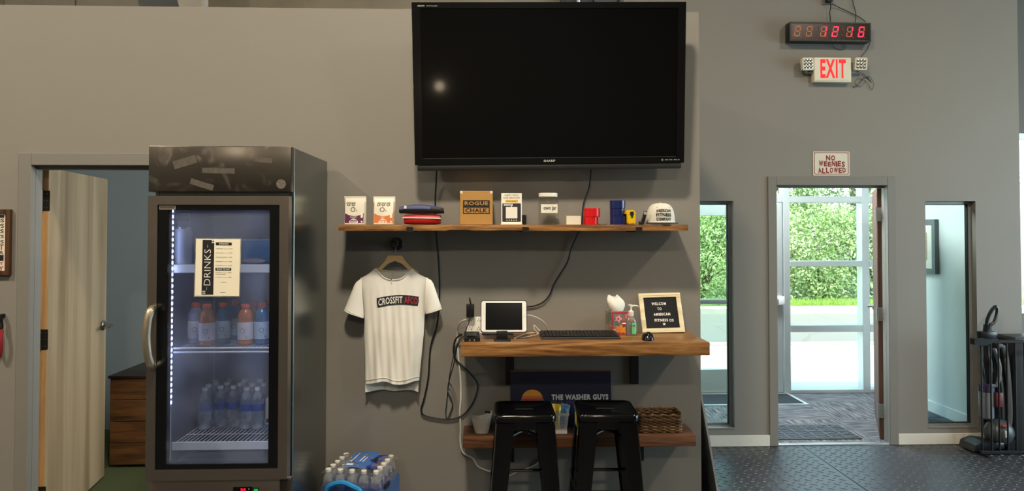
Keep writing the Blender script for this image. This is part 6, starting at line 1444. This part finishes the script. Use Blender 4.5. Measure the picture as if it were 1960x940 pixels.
for u, s in ((1547, -1), (1648.5, 1)):
    p = P(u, 122, xY - .02); q = p - cc; w3 = .046; TT = XM @ Matrix.Translation(q) @ Matrix.Rotation(-.12 * s, 4, 'Z') @ Matrix.Rotation(.05 * s, 4, 'Y')
    hd = B().prism(rrect(-w3, w3, -w3 * 1.05, w3 * 1.05, .012), .03, fit(0)).obj('lamp_head', CRM, ex, 0, mtx=TT)
    for i in range(3):
        for j in range(3): B().box(-w3 * .78 + i * w3 * .54, -w3 * .78 + i * w3 * .54 + w3 * .46, -.004, .001, -w3 * .8 + j * w3 * .56, -w3 * .8 + j * w3 * .56 + w3 * .46, .0035).obj('reflector_cell', M('chrome_reflector', '#c7c6c0', .15, .9), hd, mtx=TT)
    B().tube(spline([(q.x, .02, q.z - .02), (q.x - s * .0, .03, q.z - .055), (s * (w2 + .01), .03, q.z - .058), (s * (w2 - .01), .03, q.z - .058)], 4), .010, 8).obj('swivel_arm', M('grey_swivel', '#8d887c', .5), ex, mtx=XM)

# no weenies sign
a, c = P(1555.5, 290, EY), P(1626, 336.5, EY); w2, h2 = (c.x - a.x) / 2, (a.z - c.z) / 2; cc = V((a.x + c.x) / 2, EY - .004, (a.z + c.z) / 2); XM = Matrix.Translation(cc)
sg = thing('novelty_sign', 'white novelty sign with dark red lettering above the entry door', 'sign', cc); DR = M('dark_red_print', '#86201c', .5)
B().prism(rrect(-w2, w2, -h2, h2, .008), .003, fit(0)).obj('sign_plate', M('cream_enamel', '#ddd6c6', .35), sg, 0, mtx=XM)
ringpoly(B(), rrect(-w2 + .009, w2 - .009, -h2 + .009, h2 - .007, .014), rrect(-w2 + .0135, w2 - .0135, -h2 + .0135, h2 - .0115, .011), -.0006).obj('border', DR, sg, 0, mtx=XM)
rr = random.Random(4)
for s, wd, x0_, z0_, hz in (('NO', .078, -.006, h2 * .50, .046), ('WEENIES', .212, .004, -.002, .043), ('ALLOWED', .224, .004, -h2 * .56, .044)):
    b = B(); n = len(s); wt = {'I': .45, 'W': 1.25}; tot = sum(wt.get(q, 1) for q in s); x = x0_ - wd / 2
    for k, q in enumerate(s):
        cw_ = wd * wt.get(q, 1) / tot; text_bm(q, cw_ * .86, hz * rr.uniform(.88, 1.05), 0, 0, 0, .045, into=b, mtx=Matrix.Translation((x + cw_ / 2, -.0006, z0_ + rr.uniform(-.004, .004))) @ Matrix.Rotation(rr.uniform(-.08, .08), 4, 'Y')); x += cw_
    b.obj('lettering', DR, sg, 0, mtx=XM)
for sx_ in (-1, 1): B().lathe([(0, -.002), (.003, -.0015), (.0035, 0)], (sx_ * (w2 - .008), -.0005, h2 - .009), 10, 'y').obj('screw', M('screw_head', ''), sg, mtx=XM)

# ================================================================== VACUUM AND BARRED GATE
gY = 5.10; gx0 = XU(1869, gY, 740); gz1 = ZV(651, gY, 1900); gz0 = .012; gx1 = gx0 + .62
gt = thing('metal_gate', 'black barred metal gate panel standing before the vacuum cleaner', 'gate', (gx0, gY, 0)); BM = M('black_gate_steel', '#111315', .4, .3)
B().box(gx0 - .0, gx1, gY - .010, gY + .010, gz1 - .022, gz1, .003, 1).obj('top_rail', BM, gt); B().box(gx0 + .02, gx1, gY - .012, gY + .012, gz0, gz0 + .022, .003, 1).obj('bottom_rail', BM, gt)
for u in (1879, 1897, 1912, 1928, 1944, 1962, 1980, 1996):
    x = XU(u, gY, 760); B().cyl((x, gY, gz0 + .02), (x, gY, gz1 - .02), .0065, n=8).obj('gate_bar', BM, gt)
B().prism([(gx0 - .03, gz1 - .03), (gx0 - .03, gz1 + .012), (gx0 + .06, gz1 + .012), (gx0 + .14, gz1 - .002), (gx0 + .06, gz1 - .036)], .05, fit(gY - .03)).obj('corner_clamp', BM, gt, 0)
for x in (gx0 + .05, gx1 - .05): B().box(x - .015, x + .015, gY - .06, gY + .03, 0, .012, .003, 1).obj('foot_bar', BM, gt)
# vacuum
vY = 5.272; vx = lambda u, v=740: XU(u, vY, v); vz = lambda v: ZV(v, vY, 1900)
vc = thing('vacuum_cleaner', 'black upright vacuum cleaner with clear bin and purple trim', 'vacuum', (vx(1905), vY, 0)); VB = M('black_vacuum_plastic', '#16181a', .3); VG = M('grey_vacuum_plastic', '#6d7276', .35)
B().tube(spline([(vx(1900, 720), vY + .02, vz(740)), (vx(1893, 680), vY + .02, vz(690)), (vx(1891, 640), vY + .02, vz(650)), (vx(1892, 615), vY + .01, vz(622))], 5), [.035] * 6 + [.028] * 10, 10).obj('upper_neck', VB, vc)
hl = spline([(vx(1890), vY, vz(640)), (vx(1891), vY, vz(615)), (vx(1899), vY, vz(596)), (vx(1908), vY, vz(587)), (vx(1911), vY, vz(596)), (vx(1905), vY, vz(616)), (vx(1896), vY, vz(622))], 6)
B().tube(hl, .013, 8).obj('loop_handle', VB, vc)
B().box(vx(1874), vx(1905), vY - .03, vY + .03, vz(648), vz(634), .008).obj('cord_hook', VB, vc)
B().lathe([(0, 0), (.042, 0), (.050, .01), (.052, .20), (.050, .205), (0, .205)], (vx(1886), vY - .01, vz(800)), 20).obj('dust_bin', M('smoky_clear_bin', '#9aa0a8', .15, trans=.5), vc)
B().lathe([(.052, 0), (.056, .005), (.056, .045), (.03, .055), (0, .055)], (vx(1886), vY - .01, vz(800) + .205), 20).obj('bin_lid', M('purple_trim', '#3c3350', .35), vc)
B().tube(spline([(vx(1912), vY, .14), (vx(1911), vY, vz(740)), (vx(1906), vY + .01, vz(690)), (vx(1903), vY + .01, vz(650))], 5), [.045] * 8 + [.036] * 8, 10).obj('motor_column', VB, vc)
B().tube(spline([(vx(1904), vY - .045, vz(660)), (vx(1915), vY - .05, vz(668)), (vx(1921), vY - .05, vz(720)), (vx(1924), vY - .05, vz(790)), (vx(1920), vY - .045, .13)], 7), .017, 9).obj('hose', VG, vc)
B().tube(spline([(vx(1894), vY - .055, vz(665)), (vx(1903), vY - .06, vz(700)), (vx(1898), vY - .06, vz(732)), (vx(1886), vY - .055, vz(735))], 6), .014, 9).obj('front_hose', VG, vc)
B().box(vx(1893), vx(1907), vY - .075, vY - .05, vz(775), vz(748), .006).obj('red_cover', M('dark_red_plastic', '#6e2a2c', .4), vc)
B().sphere((vx(1907), vY - .02, .125), .105, 18, (1, .9, 1)).obj('ball', M('silver_ball', '#54585b', .35, .3), vc); B().box(vx(1895), vx(1910), vY - .118, vY - .10, .19, .205, .003).obj('red_release', M('bright_red_plastic', '#b23a30', .4), vc)
B().box(vx(1902), vx(1908), vY - .119, vY - .10, .11, .16, .002).obj('white_sticker', WHITEP, vc)
B().prism([(vx(1842, 850), .012), (vx(1882, 850), .012), (vx(1884, 850), .075), (vx(1862, 850), .085), (vx(1845, 850), .06)], .17, fit(vY - .13)).obj('floor_head', VB, vc, 0)
B().box(vx(1872, 850), vx(1905, 850), vY - .10, vY - .03, .02, .07, .01).obj('neck_joint', VB, vc)
B().cyl((vx(1842, 850) + .02, vY - .1, .018), (vx(1842, 850) + .02, vY - .02, .018), .018, n=12).obj('wheel', VB, vc); B().cyl((vx(1922), vY - .09, .045), (vx(1922), vY - .05, .045), .045, n=16).obj('wheel', VB, vc)
# crate behind the gate
bx0 = XU(1938, 5.22, 640); r = thing('grey_crate', 'grey lidded box behind the barred gate at the picture\'s edge', 'box', (bx0 + .25, 5.26, 0)); zt = ZV(645, 5.2, 1940)
B().box(bx0, bx0 + .5, 5.19, 5.36, 0, zt - .03, .004).obj('crate_body', M('dark_grey_crate', '#2b2d2f', .6), r); B().box(bx0 - .008, bx0 + .508, 5.182, 5.366, zt - .03, zt, .004).obj('crate_lid', M('mid_grey_lid', '#4a4c4e', .5), r)

# wall lamp at the back of the gym (mirrored in the television)
wl = thing('wall_lamp', 'small round wall lamp at the back of the gym', 'lamp', (-.95, -6.95, 2.2))
B().lathe([(0, 0), (.12, 0), (.12, .03), (0, .03)], (-.95, -7.0, 2.2), 20, 'y').obj('back_plate', BLACKM, wl); B().sphere((-.95, -6.88, 2.2), .09, 16).obj('globe', glow('warm_globe', '#ffe9c4', 14), wl)
